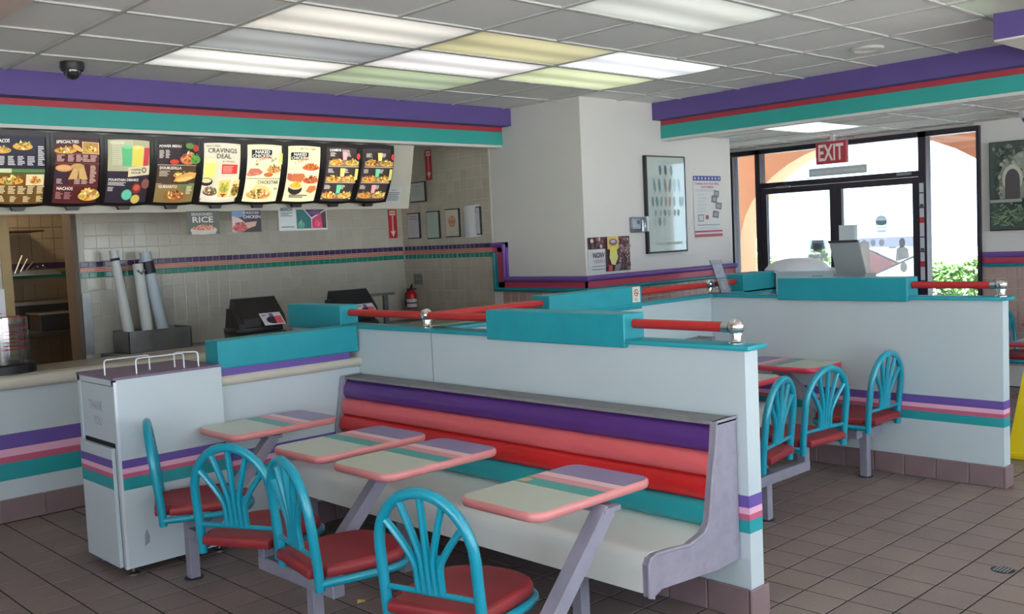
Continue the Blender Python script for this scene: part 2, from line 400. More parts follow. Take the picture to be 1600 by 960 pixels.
def light_panel(nm, i, j, c, e, lab, z=CZ, cx0=CX0, cy0=CY0, wx=2, grp='ceiling light panels'):
    x0 = cx0+i*GX; x1 = x0+wx*GX; y0 = cy0+j*GY; y1 = y0+GY
    t = thing('ceiling_light', ((x0+x1)/2, (y0+y1)/2, z), lab, 'light', grp)
    f = MB()
    for a in ((x0+.008, x1-.008, y0+.008, y0+.02), (x0+.008, x1-.008, y1-.02, y1-.008), (x0+.008, x0+.02, y0+.02, y1-.02), (x1-.02, x1-.008, y0+.02, y1-.02)): f.box(*a, z-.001, z+.014)
    f.build('frame', M['tbar'], t)
    d = MB(); n = 8
    vs_ = []; 
    for k in range(n+1):
        u = k/n; vs_ += [(x0+.018, y0+.018+(y1-y0-.036)*u, z+.004-.006*math.sin(PI*u)), (x1-.018, y0+.018+(y1-y0-.036)*u, z+.004-.006*math.sin(PI*u))]
    d.add(vs_, [(2*k, 2*k+2, 2*k+3, 2*k+1) for k in range(n)], 0, True)
    d.build('diffuser', diffuser_mat(nm, c, e, x0, x1, y0, y1), t)
    MB().box(x0+.01, x1-.01, y0+.01, y1-.01, z+.02, z+.045).build('housing', M['tbar'], t)
for (i, j), (nm, c, e) in LIGHTS.items():
    light_panel(nm, i, j, c, e*LE, LNAME[nm], grp='ceiling light panels' if nm[0] != 'o' else 'added ceiling lights out of the picture')
# far, lower ceiling beyond the right-hand beam
cf = struct(MB().box(7.15, 9.5, -2.6, 8.2, FZ+.05, FZ+.12).build('ceiling_entrance', M['paint_plain']))
b2 = MB()
FX0, FY0 = 7.36, 4.22
for i in range(0, 5):
    x = FX0+i*GX
    if i == 1: b2.box(x-.011, x+.011, -2.6, FY0, FZ-.002, FZ+.03).box(x-.011, x+.011, FY0+GY, 8.0, FZ-.002, FZ+.03); continue
    if x < 9.4: b2.box(x-.011, x+.011, -2.6, 8.0, FZ-.002, FZ+.03)
for j in range(-12, 7): y = FY0+j*GY; b2.box(7.15, 9.4, y-.011, y+.011, FZ-.0022, FZ+.028)
b2.build('ceiling_grid', M['tbar'], cf)
for i in range(0, 4):
    for j in range(-4, 6):
        if (i, j) in ((0, 0), (1, 0)): continue
        x = FX0+(i+.5)*GX; y = FY0+(j+.5)*GY
        if x > 9.5: continue
        piece('ceiling_tile', cme, (x, y, FZ), cf)
light_panel('entrance', 0, 0, (248, 252, 255), 2.2*LE, 'bright light panel in the lower ceiling behind the exit sign', FZ, FX0, FY0)
# left dropped soffit
struct(MB().box(-2.5, 1.49, -2.6, 6.2, CZ-.03, CZ+.04).build('trim_soffit_left', mat('soffit_pink', (196, 178, 170), .8)))
# ---- walls
struct(MB().box(-2.62, -2.5, -2.7, -1.4, 0, CZ+.1).box(-2.62, -2.5, 2.6, 8, 0, CZ+.1).box(-2.62, -2.5, -1.4, 2.6, 0, .45).box(-2.62, -2.5, -1.4, 2.6, 2.55, CZ+.1).build('wall_left', M['paint_plain']))
wf = struct(MB().box(-2.62, -2.3, -2.72, -2.6, 0, CZ+.1).box(8.0, 9.5, -2.72, -2.6, 0, CZ+.1).box(-2.3, 8.0, -2.72, -2.6, 0, .45).box(-2.3, 8.0, -2.72, -2.6, 2.55, CZ+.1).build('wall_front', M['paint_plain']))
wfr = MB()
for k in range(8): x = -2.3+k*10.3/7; wfr.box(x-.03, x+.03, -2.69, -2.63, .45, 2.55)
struct(wfr.build('window_1', M['frame_dark']))
wfr = MB()
for k in range(4): y = -1.4+k*4.0/3; wfr.box(-2.59, -2.53, y-.03, y+.03, .45, 2.55)
struct(wfr.build('window_2', M['frame_dark']))
# column block with the picture wall
col = struct(MB().box(5.984, 8.10, 5.402, 8.1, 1.09, CZ+.05).box(5.99, 8.094, 5.408, 8.1, 0, 1.09).build('wall_column', M['paint_white']))
BY = 7.826
wb = struct(MB().box(2.82, 5.99, BY, BY+.15, 0, 2.7).box(-2.5, 2.345, BY, BY+.15, 0, 2.7).box(2.345, 2.82, BY, BY+.15, 2.02, 2.7).build('wall_back', M['grout_wall']))
# wall tiles: one mesh, many pieces
S = .1; e = .0012
wt = MB().box(-S/2+e, S/2-e, -.006, 0, -S/2+e, S/2-e); 
wtm = MB().add([(-S/2+e,0,-S/2+e),(S/2-e,0,-S/2+e),(S/2-e,0,S/2-e),(-S/2+e,0,S/2-e),(-S/2+.004,-.0018,-S/2+.004),(S/2-.006,-.0018,-S/2+.004),(S/2-.004,-.0018,S/2-.004),(-S/2+.004,-.0018,S/2-.004)],
       [(4,5,6,7),(0,1,5,4),(1,2,6,5),(2,3,7,6),(3,0,4,7)])
wme = meshonly(wtm, 'wall_tile', M['wall_tile'])
BT, BB = 1.524, 1.395
rows = [BB-(k+.5)*S for k in range(12)]+[BT+(k+.5)*S for k in range(4)]
restt = MB(); n_ = 0
for z in rows:
    k = 0
    while True:
        x = 5.984-(k+.5)*S; k += 1
        if x < 2.85: break
        if .82 < z and n_ < 300: piece('wall_tile', wme, (x, BY-.001, z), wb); n_ += 1
        else: restt.add([(a+x, b+BY-.001, c+z) for a, b, c in wtm.v], wtm.f)
restt.build('remaining_wall_tiles', M['wall_tile'], wb)['kind'] = 'stuff'
def band(fn, L, parent, start=0):      # small coloured border tiles, fn(s, d, z)
    P, K, G = MB(), MB(), MB(); w = .0615; n = int(L/w)
    for k in range(n):
        a = k*w+.002; b = (k+1)*w-.002
        for mbx, z0, z1 in ((P, 1.480, 1.522), (G, 1.397, 1.441)):
            mbx.add([fn(a, 0, z0), fn(b, 0, z0), fn(b, 0, z1), fn(a, 0, z1), fn(a+.003, .006, z0+.003), fn(b-.003, .006, z0+.003), fn(b-.003, .006, z1-.003), fn(a+.003, .006, z1-.003)],
                [(4,5,6,7),(0,1,5,4),(1,2,6,5),(2,3,7,6),(3,0,4,7)])
    for z0, z1 in ((1.446, 1.459), (1.463, 1.476)):
        v = [fn(0, 0, z0), fn(L, 0, z0), fn(L, 0, z1), fn(0, 0, z1), fn(0, .007, z0), fn(L, .007, z0), fn(L, .007, z1), fn(0, .007, z1)]
        K.add(v, [(4,5,6,7),(0,1,5,4),(1,2,6,5),(2,3,7,6),(3,0,4,7)])
    for mbx, nm, mt in ((P, 'purple_border_tiles', 'band_purple'), (G, 'green_border_tiles', 'band_teal')):
        mbx.build(nm, M[mt], parent)['kind'] = 'stuff'
    K.build('pink_pencil_border', M['band_pink'], parent)
band(lambda s, d, z: (5.98-s, BY-d-.001, z), 3.14, wb)
# side wall tiles on the column, y 6.50 .. 7.83
wty = MB().add([(0,-S/2+e,-S/2+e),(0,S/2-e,-S/2+e),(0,S/2-e,S/2-e),(0,-S/2+e,S/2-e),(-.0018,-S/2+.004,-S/2+.004),(-.0018,S/2-.004,-S/2+.004),(-.0018,S/2-.004,S/2-.004),(-.0018,-S/2+.004,S/2-.004)],
       [(7,6,5,4),(4,5,1,0),(5,6,2,1),(6,7,3,2),(7,4,0,3)])
wtye = meshonly(wty, 'wall_tile', M['wall_tile_y'])
MB().box(5.978, 5.984, 6.5, BY, 0, 2.6).build('tile_bed', M['grout_wall'], col)
for z in [BB-(k+.5)*S for k in range(6)]+[BT+(k+.5)*S for k in range(10)]:
    for k in range(13): piece('wall_tile', wtye, (5.977, 6.51+(k+.5)*S, z), col)
band(lambda s, d, z: (5.978-d, 6.5+s, z), 1.32, col)
# pink wainscot below the mouldings
def wains(parent, fn, L, z0, z1, s=.1):
    me = None; q = MB()
    a = MB(); rz = int((z1-z0)/s); n = int(L/s)
    for k in range(n):
        for r in range(rz):
            u0 = k*s+.002; u1 = (k+1)*s-.002; t0 = z1-(r+1)*s+.002; t1 = z1-r*s-.002
            a.add([fn(u0, 0, t0), fn(u1, 0, t0), fn(u1, 0, t1), fn(u0, 0, t1), fn(u0+.003, .005, t0+.003), fn(u1-.003, .005, t0+.003), fn(u1-.003, .005, t1-.003), fn(u0+.003, .005, t1-.003)],
                [(4,5,6,7),(0,1,5,4),(1,2,6,5),(2,3,7,6),(3,0,4,7)])
    a.build('wainscot_tiles', M['pink_tile'], parent)['kind'] = 'stuff'
wains(col, lambda s, d, z: (5.99-d, 5.41+s, z), 1.09, .1, 1.09)
wains(col, lambda s, d, z: (5.99+s, 5.408-d, z), 2.1, .1, 1.09)
# mouldings: three half-round bands that step up beside the tile (purple, rose, teal)
def mould(nm, paths, prof, m, parent=None):
    a = MB()
    for path in paths: a.tube([Vector(p) for p in path], prof, 12, m=0)
    return a.build(nm, m, parent)
tr = struct(MB().box(5.957, 5.984, 5.379, 6.36, 1.172, 1.219).box(5.957, 8.11, 5.379, 5.402, 1.172, 1.219).box(5.957, 5.984, 6.315, 6.36, 1.172, 1.522).box(5.957, 5.984, 6.315, 6.50, 1.478, 1.522).build('trim_1', M['mould_purple']))
MB().tube([(8.11, 5.376, 1.196), (5.954, 5.376, 1.196), (5.954, 6.338, 1.196), (5.954, 6.338, 1.5), (5.954, 6.49, 1.5)], .022, 12).build('bead', M['mould_purple'], tr)
tr2 = struct(MB().box(5.967, 5.984, 5.385, 6.44, 1.122, 1.172).box(5.967, 8.10, 5.385, 5.402, 1.122, 1.172).box(5.967, 5.984, 6.36, 6.44, 1.122, 1.478).box(5.967, 5.984, 6.36, 6.50, 1.44, 1.478).build('trim_2', M['mould_rose']))
tr3 = struct(MB().box(5.96, 5.984, 5.382, 6.5, 1.088, 1.122).box(5.96, 8.10, 5.382, 5.402, 1.088, 1.122).box(5.96, 5.984, 6.44, 6.5, 1.088, 1.44).build('trim_3', M['mould_teal']))
MB().tube([(8.10, 5.38, 1.104), (5.957, 5.38, 1.104), (5.957, 6.47, 1.104), (5.957, 6.47, 1.43)], .016, 12).build('bead', M['mould_teal'], tr3)
# ---- entrance wall x = 9.4 with door and windows
WX = 9.4
ww = struct(MB().box(WX, WX+.15, -2.6, 3.575, 0, FZ+.1).box(WX, WX+.15, 3.575, 6.26, 2.385, FZ+.1).box(WX, WX+.15, 6.26, 8.2, 0, FZ+.1).build('wall_right', M['paint_white']))
struct(MB().box(8.1, 9.5, 8.0, 8.15, 0, FZ+.1).build('wall_vestibule', M['paint_white']))
for nm, z0, z1, m, d in (('trim_4', 1.18, 1.228, 'mould_purple', .03), ('trim_5', 1.124, 1.18, 'mould_rose', .02), ('trim_6', 1.092, 1.124, 'mould_teal', .026)):
    struct(MB().rbox(WX-d, WX, -2.5, 3.57, z0, z1, .006, 2).build(nm, M[m]))
wains(ww, lambda s, d, z: (WX-.002-d, 3.57-s, z), 3.6, .1, 1.09)
fr = MB()
def V(y0, y1, z0, z1, d=.05): fr.box(WX-d, WX+.06, y0, y1, z0, z1)
V(6.21, 6.26, 0, 2.385); V(5.865, 5.925, 0, 2.385); V(4.063, 4.136, 0, 2.385); V(3.575, 3.60, 0, 2.385)
V(3.6, 6.21, 2.335, 2.385); V(4.136, 5.865, 1.965, 2.02); V(3.6, 4.063, 0, .1); V(5.925, 6.21, 0, .1)
fx = struct(fr.build('window_3', M['frame_dark']))
for y0, y1, z0, z1 in ((3.6, 4.063, .1, 2.335), (5.925, 6.21, .1, 2.335), (4.136, 5.865, 2.02, 2.335)):
    MB().box(WX+.0, WX+.006, y0, y1, z0, z1).build('pane', M['glass'], fx)
MB().box(WX-.07, WX-.05, 4.2, 4.34, 1.985, 2.01).box(WX-.07, WX-.05, 5.5, 5.66, 1.955, 1.975).build('door_closer', M['steel'], fx)
for nm, y0, y1 in (('door_1', 5.0, 5.862), ('door_2', 4.139, 4.995)):
    d = MB(); w_ = .062
    d.box(WX-.04, WX+.01, y0, y0+w_, .02, 1.962).box(WX-.04, WX+.01, y1-w_, y1, .02, 1.962).box(WX-.04, WX+.01, y0+w_, y1-w_, 1.90, 1.962).box(WX-.04, WX+.01, y0+w_, y1-w_, .02, .2)
    do = struct(d.build(nm, M['frame_dark']))
    MB().box(WX-.018, WX-.012, y0+w_, y1-w_, .2, 1.90).build('pane', M['glass'], do)
    MB().tube([(WX-.09, y0+w_, .98), (WX-.09, y1-w_, .98)], .014, 10).build('push_bar', M['frame_dark'], do)
# height marking strip on the door edge
def vwall(x, y0, y1, z0, z1):          # print plane facing -x; u runs towards -y (left to right as seen)
    return lambda u, v, l: (x-l, y0+(y1-y0)*u, z0+(z1-z0)*v)
def fwall(y, x0, x1, z0, z1):          # print plane facing -y
    return lambda u, v, l: (x0+(x1-x0)*u, y-l, z0+(z1-z0)*v)
ws = Print(vwall(WX-.052, 4.128, 4.085, .9, 1.90), .043)
ws.rect(0, 0, 1, 1, (196, 200, 206))
for v, c in ((.06, (60, 60, 66)), (.2, (190, 50, 56)), (.34, (60, 60, 66)), (.48, (60, 60, 66)), (.62, (190, 50, 56)), (.76, (60, 60, 66)), (.9, (60, 60, 66))): ws.rect(0, v, 1, v+.012, c)
for v in (.205, .625): ws.rect(0, v, 1, v+.05, (190, 50, 56))
for v in (.345, .765): ws.rect(.1, v, .9, v+.035, (70, 70, 76))
tag(ws.mb.build('height_marker', ws.mats), 'white height-marking strip with red and black bands on the dark door post', 'sign')
# ---- beams
def beam(nm, boxes, lab):
    o = struct(MB().box(*boxes[0]).build(nm, M['purple_beam'])); MB().box(*boxes[1]).build('red_band', M['red_beam'], o); MB().box(*boxes[2]).build('teal_band', M['teal_beam'], o)
    MB().box(*boxes[3]).build('beam_soffit', M['paint_white'], o)
    return o
beam('trim_beam_left', ((-2.5, 5.98, 6.20, 6.42, 2.525, CZ+.04), (-2.5, 5.98, 6.32, 6.42, 2.483, 2.526), (-2.5, 5.98, 6.318, 6.42, 2.372, 2.484), (-2.5, 5.98, 6.33, 6.42, 2.35, 2.373)), '')
beam('trim_beam_right', ((6.923, 7.15, -2.6, 5.40, 2.525, CZ+.04), (7.04, 7.15, -2.6, 5.40, 2.483, 2.526), (7.038, 7.15, -2.6, 5.40, 2.372, 2.484), (7.05, 7.14, -2.6, 5.40, 2.35, 2.373)), '')
s2 = struct(MB().box(5.80, 6.93, -2.6, 2.13, 2.526, CZ+.03).build('trim_soffit_right', M['purple_beam']))
MB().box(5.802, 6.93, -2.6, 2.128, 2.515, 2.5265).build('soffit_underside', M['paint_white'], s2)
struct(MB().box(-2.5, 5.99, 6.42, BY+.15, 2.66, 2.72).build('ceiling_kitchen', M['paint_plain']))
# ---- outside
struct(MB().box(-3.4, 9.7, -3.5, 10.6, 2.86, 2.95).build('ceiling_added_roof', M['paint_plain']))  # unseen slab added to block the sun, overhang keeps sun patches out
gr = struct(MB().box(-60, 60, -60, 60, -.14, -.07).build('ground_outside', M['asphalt']))
AX = 11.75
arc = MB(); 
def arch(cyy, a=1.86, b=1.3, z0=1.31, top=3.1, d=.4, half=2.1):
    n = 20; v = []
    pts = [(cyy-a*math.cos(PI*k/n), z0+b*math.sin(PI*k/n)) for k in range(n+1)]
    for X in (AX, AX+d):
        fs = []
        vv = [(X, y, z) for y, z in pts]+[(X, y, top) for y, z in pts]
        arc.add(vv, [(k, k+1, n+2+k, n+1+k) for k in range(n)])
    arc.add([(AX, y, z) for y, z in pts]+[(AX+d, y, z) for y, z in pts], [(k, k+1, n+2+k, n+1+k) for k in range(n)])
    for s in (-1, 1):
        arc.box(AX, AX+d, min(cyy+s*a, cyy+s*half), max(cyy+s*a, cyy+s*half), -.02, top)
for k in (-2, -1, 0, 1, 2): arch(5.85+k*4.2)
tag(arc.build('arcade', M['stucco']), 'orange stucco arcade with wide round arches outside the entrance', 'arcade')
MB().box(9.5, 12.2, -6, 16, 3.1, 3.2).build('arcade_roof', M['stucco'], D.objects['arcade'])
def hedge(y0, y1, x, h, lab, seed):
    R = random.Random(seed); t = thing('hedge', (x, (y0+y1)/2, -.02), lab, 'hedge', None)
    a = MB()
    for k in range(2600):
        yy = R.uniform(y0, y1); q = R.random(); z = h*(.08+.92*math.sqrt(q)); xx = x+R.uniform(-.45, .45)*(1.05-.4*q); 
        hh = 1-.25*abs(math.sin(yy*2.3))*q; z *= hh
        s_ = R.uniform(.03, .07); th = R.uniform(0, 2*PI); ph = R.uniform(-1, 1)
        d1 = Vector((math.cos(th)*math.cos(ph), math.sin(th)*math.cos(ph), math.sin(ph))); d2 = d1.orthogonal().normalized(); c = Vector((xx, yy, z))
        a.add([c-d1*s_, c+d2*s_*.5, c+d1*s_, c-d2*s_*.5], [(0, 1, 2, 3)], R.choice((0, 1, 1)))
    a.build('foliage', [M['leaf'], M['leaf2']], t)['kind'] = 'stuff'
    st = MB()
    for k in range(int((y1-y0)/.35)): yy = y0+.2+k*.35; st.tube([(x, yy, -.02), (x+.05, yy+.05, h*.6)], .02, 6)
    st.build('stems', mat('bark', (80, 62, 48), .9), t)
hedge(7.7, 10.2, 15, 1.2, 'green hedge beyond the left entrance door', 3)
hedge(5.55, 6.55, 15, 1.12, 'small green bush beyond the window right of the doors', 4)
# ---- kitchen seen through the opening
kw = struct(MB().box(1.2, 4.2, 9.4, 9.5, 0, 2.7).box(3.8, 3.9, BY+.15, 9.4, 0, 2.7).box(1.2, 1.3, BY+.15, 9.4, 0, 2.7).box(1.2, 4.2, BY+.15, 9.5, 2.66, 2.72).build('wall_kitchen', M['kitchen_wall']))
kt = MB()
for r in range(26):
    for c in range(24):
        x0 = 1.3+c*.1; z0 = .05+r*.1
        if 1.38 < z0+.05 < 1.53: continue
        kt.box(x0+.003, x0+.097, 9.394, 9.4, z0+.003, z0+.097)
kt.build('kitchen_wall_tiles', M['kitchen_wall'], kw)['kind'] = 'stuff'
MB().box(1.3, 3.75, 9.385, 9.4, 1.48, 1.53).build('border_stripe', M['band_purple'], kw); MB().box(1.3, 3.75, 9.385, 9.4, 1.395, 1.44).build('border_stripe', M['band_teal'], kw)
jb = struct(MB().box(2.28, 2.35, BY-.01, BY+.17, 0, 2.02).build('door_3', M['wood_warm'])); MB().box(2.795, 2.835, BY-.012, BY+.17, 0, 2.02).build('jamb', mat('jamb_brown', (100, 86, 74), .6), jb)
MB().box(2.838, 2.905, BY-.014, BY-.004, .8, 1.28).build('kick_plate', M['steel'], jb)
# ================================================================== PARTITIONS
STR = (('stripe_purple', .50, .452, 'purple'), ('stripe_light_pink', .452, .426, 'pink_light'), ('stripe_rose', .426, .402, 'rose'), ('stripe_teal', .402, .350, 'teal_stripe'))
btx = meshonly(MB().rbox(-.014, 0, -.0955, .0955, 0, .126, .004, 1, sm=False), 'baseboard_tile', M['base_tile'])
bty = meshonly(MB().rbox(-.0955, .0955, -.014, 0, 0, .126, .004, 1, sm=False), 'baseboard_tile', M['base_tile'])
def base_run(parent, axis, c, a0, a1, sgn=-1):
    n = max(1, round((a1-a0)/.195)); st = (a1-a0)/n
    for k in range(n):
        m = a0+(k+.5)*st
        if axis == 'y': o = piece('baseboard_tile', btx, (c, m, 0), parent); o.scale = (1 if sgn < 0 else -1, (st-.004)/.191, 1)
        else: o = piece('baseboard_tile', bty, (m, c, 0), parent); o.scale = ((st-.004)/.191, 1 if sgn < 0 else -1, 1)
def partition(name, x0, x1, y0, y1, lab, ends='', stripes=True, h=1.075):
    t = thing(name, ((x0+x1)/2, (y0+y1)/2, 0), lab, 'partition', 'half walls between the seating areas')
    MB().box(x0, x1, y0, y1, .0, h).build('panel', M['laminate_white'], t)
    MB().rbox(x0-.022, x1+.022, y0-.03, y1+.012, h, h+.02, .005, 2).build('cap_rail', M['teal'], t)
    if stripes:
        for nm, z1, z0, m in STR:
            MB().box(x0-.0012, x1+.0012, y0-.0012, y1+.0005, z0, z1).build('stripe', M[m], t)
    return t
def capbox(t, x0, x1, y0, y1, z0=1.06, z1=1.205): MB().rbox(x0, x1, y0, y1, z0, z1, .004, 1, sm=False).build('cap_box', M['teal'], t)
def rail(t, p, q, r=.021): MB().tube([p, q], r, 16).build('rail', M['rail_red'], t)
def post(t, x, y, ends=()):
    z = 1.095
    MB().lathe([(.034, z), (.034, z+.004), (.024, z+.008), (.021, z+.012), (.021, z+.034), (.027, z+.036), (.027, z+.042), (.018, z+.044)], (x, y, 0), 20).build('post', M['chrome'], t)
    MB().lathe([(.0005, z+.102)]+[(.034*math.sin(a), z+.068+.034*math.cos(a)) for a in [PI*k/12 for k in range(1, 12)]]+[(.0005, z+.034)], (x, y, 0), 22).build('post_ball', M['chrome'], t)
    for (dx, dy) in ends: MB().tube([(x+dx*.028, y+dy*.028, 1.160), (x+dx*.06, y+dy*.06, 1.160)], .023, 16).build('collar', M['chrome'], t)
h1 = partition('half_wall', 3.26, 3.35, 2.135, 5.45, 'white half wall with teal cap and red rail behind the striped bench')
base_run(h1, 'y', 3.26, 2.14, 4.72); base_run(h1, 'x', 2.135, 3.24, 3.37); base_run(h1, 'y', 3.35, 2.14, 4.05, 1)
MB().box(3.2588, 3.26, 4.06, 4.064, .8, 1.07).build('panel_seam', M['ink_grey'], h1)
capbox(h1, 3.236, 3.374, 2.716, 3.60); capbox(h1, 3.236, 3.36, 4.87, 5.455)
rail(h1, (3.305, 2.23, 1.16), (3.305, 2.72, 1.16)); rail(h1, (3.305, 3.59, 1.16), (3.305, 4.88, 1.16))
post(h1, 3.305, 2.20, ((0, 1),)); post(h1, 3.305, 4.15)
h3 = partition('half_wall', 3.351, 6.62, 4.06, 4.15, 'white half wall at the far side, joining the two others, with a no-smoking sticker on its teal box')
base_run(h3, 'x', 4.06, 3.35, 5.79)
capbox(h3, 4.14, 5.003, 4.038, 4.18); capbox(h3, 6.17, 6.61, 4.03, 4.24, 1.06, 1.213)
rail(h3, (3.33, 4.108, 1.16), (4.15, 4.108, 1.16)); rail(h3, (4.99, 4.108, 1.16), (5.80, 4.108, 1.16)); rail(h3, (5.9, 4.108, 1.16), (6.18, 4.108, 1.16))
post(h3, 5.86, 4.108, ((-1, 0),))
sn = Print(fwall(4.0375, 4.905, 4.982, 1.105, 1.205), .77); sn.rect(0, 0, 1, 1, (226, 226, 208)); sn.ell(.5, .62, .3, .24, (170, 60, 66)); sn.ell(.5, .62, .22, .175, (232, 222, 214)); sn.rect(.3, .55, .7, .60, (40, 40, 44)); sn.poly([(.3, .8), (.36, .83), (.72, .46), (.66, .43)], (170, 60, 66)); sn.lines(.25, .1, .8, .3, 2, (150, 140, 130))
tag(sn.mb.build('no_smoking_sticker', sn.mats), 'small cream no-smoking sticker on the end of the far teal box', 'sticker')
h2 = partition('half_wall', 5.80, 5.89, 2.10, 4.059, 'white half wall on the right with a red rail, chrome ball post and tile base')
base_run(h2, 'y', 5.80, 2.10, 4.03); base_run(h2, 'x', 2.10, 5.785, 5.905); base_run(h2, 'y', 5.89, 2.10, 4.03, 1)
capbox(h2, 5.776, 5.925, 2.634, 3.515, 1.063, 1.208); rail(h2, (5.845, 2.15, 1.16), (5.845, 2.64, 1.16)); post(h2, 5.845, 2.12, ((0, 1),))
# low ledge wall W4 with beam box
w4 = thing('ledge_wall', (2.8, 4.79, 0), 'low white wall with cream rounded ledge and teal beam box behind the farthest table', 'partition', 'half walls between the seating areas')
MB().box(2.385, 3.258, 4.74, 4.86, 0, .885).build('panel', M['laminate_white'], w4)
for nm, z1, z0, m in STR: MB().box(2.385, 3.258, 4.7388, 4.74, z0, z1).build('stripe', M[m], w4)
MB().tube([(2.385, 4.742, .882), (3.275, 4.742, .882)], .029, 16).box(2.385, 3.258, 4.742, 4.86, .86, .911).build('ledge', M['cream'], w4)
MB().box(2.385, 3.19, 4.728, 4.84, .905, .946).build('purple_strip', M['purple'], w4)
MB().rbox(2.375, 3.245, 4.718, 4.862, .945, 1.092, .004, 1, sm=False).build('cap_box', M['teal'], w4)
base_run(w4, 'x', 4.74, 2.4, 3.25)
# ---- service counter
ct = thing('service_counter', (2.5, 6.5, 0), 'long white service counter with wide purple, pink and teal stripes and cream edge', 'counter')
MB().box(-2.4, 5.965, 6.31, 6.68, 0, .86).build('front_panel', M['laminate_white'], ct)
for z1, z0, m in ((.526, .438, 'purple'), (.438, .392, 'pink_light'), (.392, .352, 'rose'), (.352, .250, 'teal_stripe')): MB().box(-2.4, 5.965, 6.3085, 6.31, z0, z1).build('stripe', M[m], ct)
MB().rbox(-2.4, 5.965, 6.262, 6.68, .79, .871, .03, 4).build('rounded_edge', M['cream'], ct)
MB().rbox(-2.4, 5.965, 6.32, 6.76, .862, .876, .004, 1).build('worktop', M['counter_top'], ct)
for k in range(18):
    o = piece('baseboard_tile', bty, (1.2+(k+.5)*.26, 6.31, 0), ct); o.scale = (.256/.191, 1, 1.1)
# ---- bench factory (profile in s = distance from wall, z) along an axis
def bench(lab, fn, a0, a1, endpanel=(True, True), grp='striped benches built along the half walls'):
    t = thing('bench', fn(.3, (a0+a1)/2, 0), lab, 'bench', grp)
    e = .028
    seat = [(.0, .28), (.0, .44), (.17, .45), (.19, .405), (.24, .393), (.33, .383), (.42, .385), (.50, .398), (.535, .400), (.56, .392), (.572, .37), (.578, .265), (.566, .262), (.558, .36), (.54, .378), (.42, .365), (.2, .375), (.12, .40), (.12, .28)]
    # seat shell: top skin with a skirt
    top = [(.15, .42), (.19, .405), (.24, .393), (.33, .383), (.42, .386), (.49, .397), (.53, .400), (.555, .393), (.571, .373), (.577, .34), (.58, .262)]
    bot = [(p[0]-.012, p[1]-.014) for p in top]; bot[-1] = (.566, .262)
    poly = top+bot[::-1]
    MB().prism(poly, lambda s, z, d: fn(s, d, z), a0+e, a1-e, sm=True).build('seat', M['bench_white'], t)
    # four padded rolls of the backrest
    rolls = [('vinyl_purple', .797, .692, .130, .150), ('vinyl_pink', .692, .600, .150, .170), ('vinyl_red', .600, .510, .170, .190), ('vinyl_teal', .510, .415, .190, .208)]
    for m, z1, z0, s1, s0 in rolls:
        p = [(.06, z1), (s1-.02, z1)]
        for k in range(1, 10):
            u = k/10; p.append((s1-.02+(s0-s1)*u+.026*math.sin(PI*u)**.6, z1+(z0-z1)*u))
        p += [(s0-.02, z0), (.06, z0)]
        MB().prism(p, lambda s, z, d: fn(s, d, z), a0+e, a1-e, sm=True).build('backrest_roll', M[m], t)
    MB().prism([(.0, .80), (.0, .812), (.128, .812), (.136, .80)], lambda s, z, d: fn(s, d, z), a0, a1).build('top_trim', M['bench_cap'], t)
    MB().prism([(.0, .3), (.0, .8), (.06, .8), (.12, .4), (.5, .36), (.5, .34), (.1, .3)], lambda s, z, d: fn(s, d, z), a0+e, a1-e).build('shell', M['bench_grey'], t)
    side = [(0, .245), (0, .812), (.135, .812), (.15, .70), (.175, .58), (.195, .47), (.205, .435), (.235, .402), (.33, .380), (.45, .392), (.53, .396), (.56, .388), (.574, .365), (.574, .25), (.55, .243), (.50, .262), (.15, .238)]
    for k, a in enumerate((a0, a1-e)):
        if endpanel[k]:
            MB().prism(side, lambda s, z, d: fn(s, d, z), a, a+e).build('end_panel', M['bench_grey'], t)
            MB().tube([fn(s, a if k == 0 else a+e, z) for s, z in side[1:15]], .007, 8).build('end_bead', M['bench_grey'], t)
    for a in ((a0+.40, a0+1.53, a1-.2) if a1 < 5 else ()):
        if a1-a0 > 1: MB().box(*sorted2(fn(.48, a-.022, 0), fn(.53, a+.022, .37))).build('leg', M['frame_grey'], t)
    return t
def sorted2(p, q): return (min(p[0], q[0]), max(p[0], q[0]), min(p[1], q[1]), max(p[1], q[1]), min(p[2], q[2]), max(p[2], q[2]))
bench('long bench with purple, pink, red and teal backrest rolls and white seat, in the foreground', lambda s, a, z: (3.255-s, a, z), 2.18, 4.72)
bench('bench behind the far tables, only its purple top and white seat edge showing', lambda s, a, z: (a, 4.055-s, z), 3.40, 5.62)

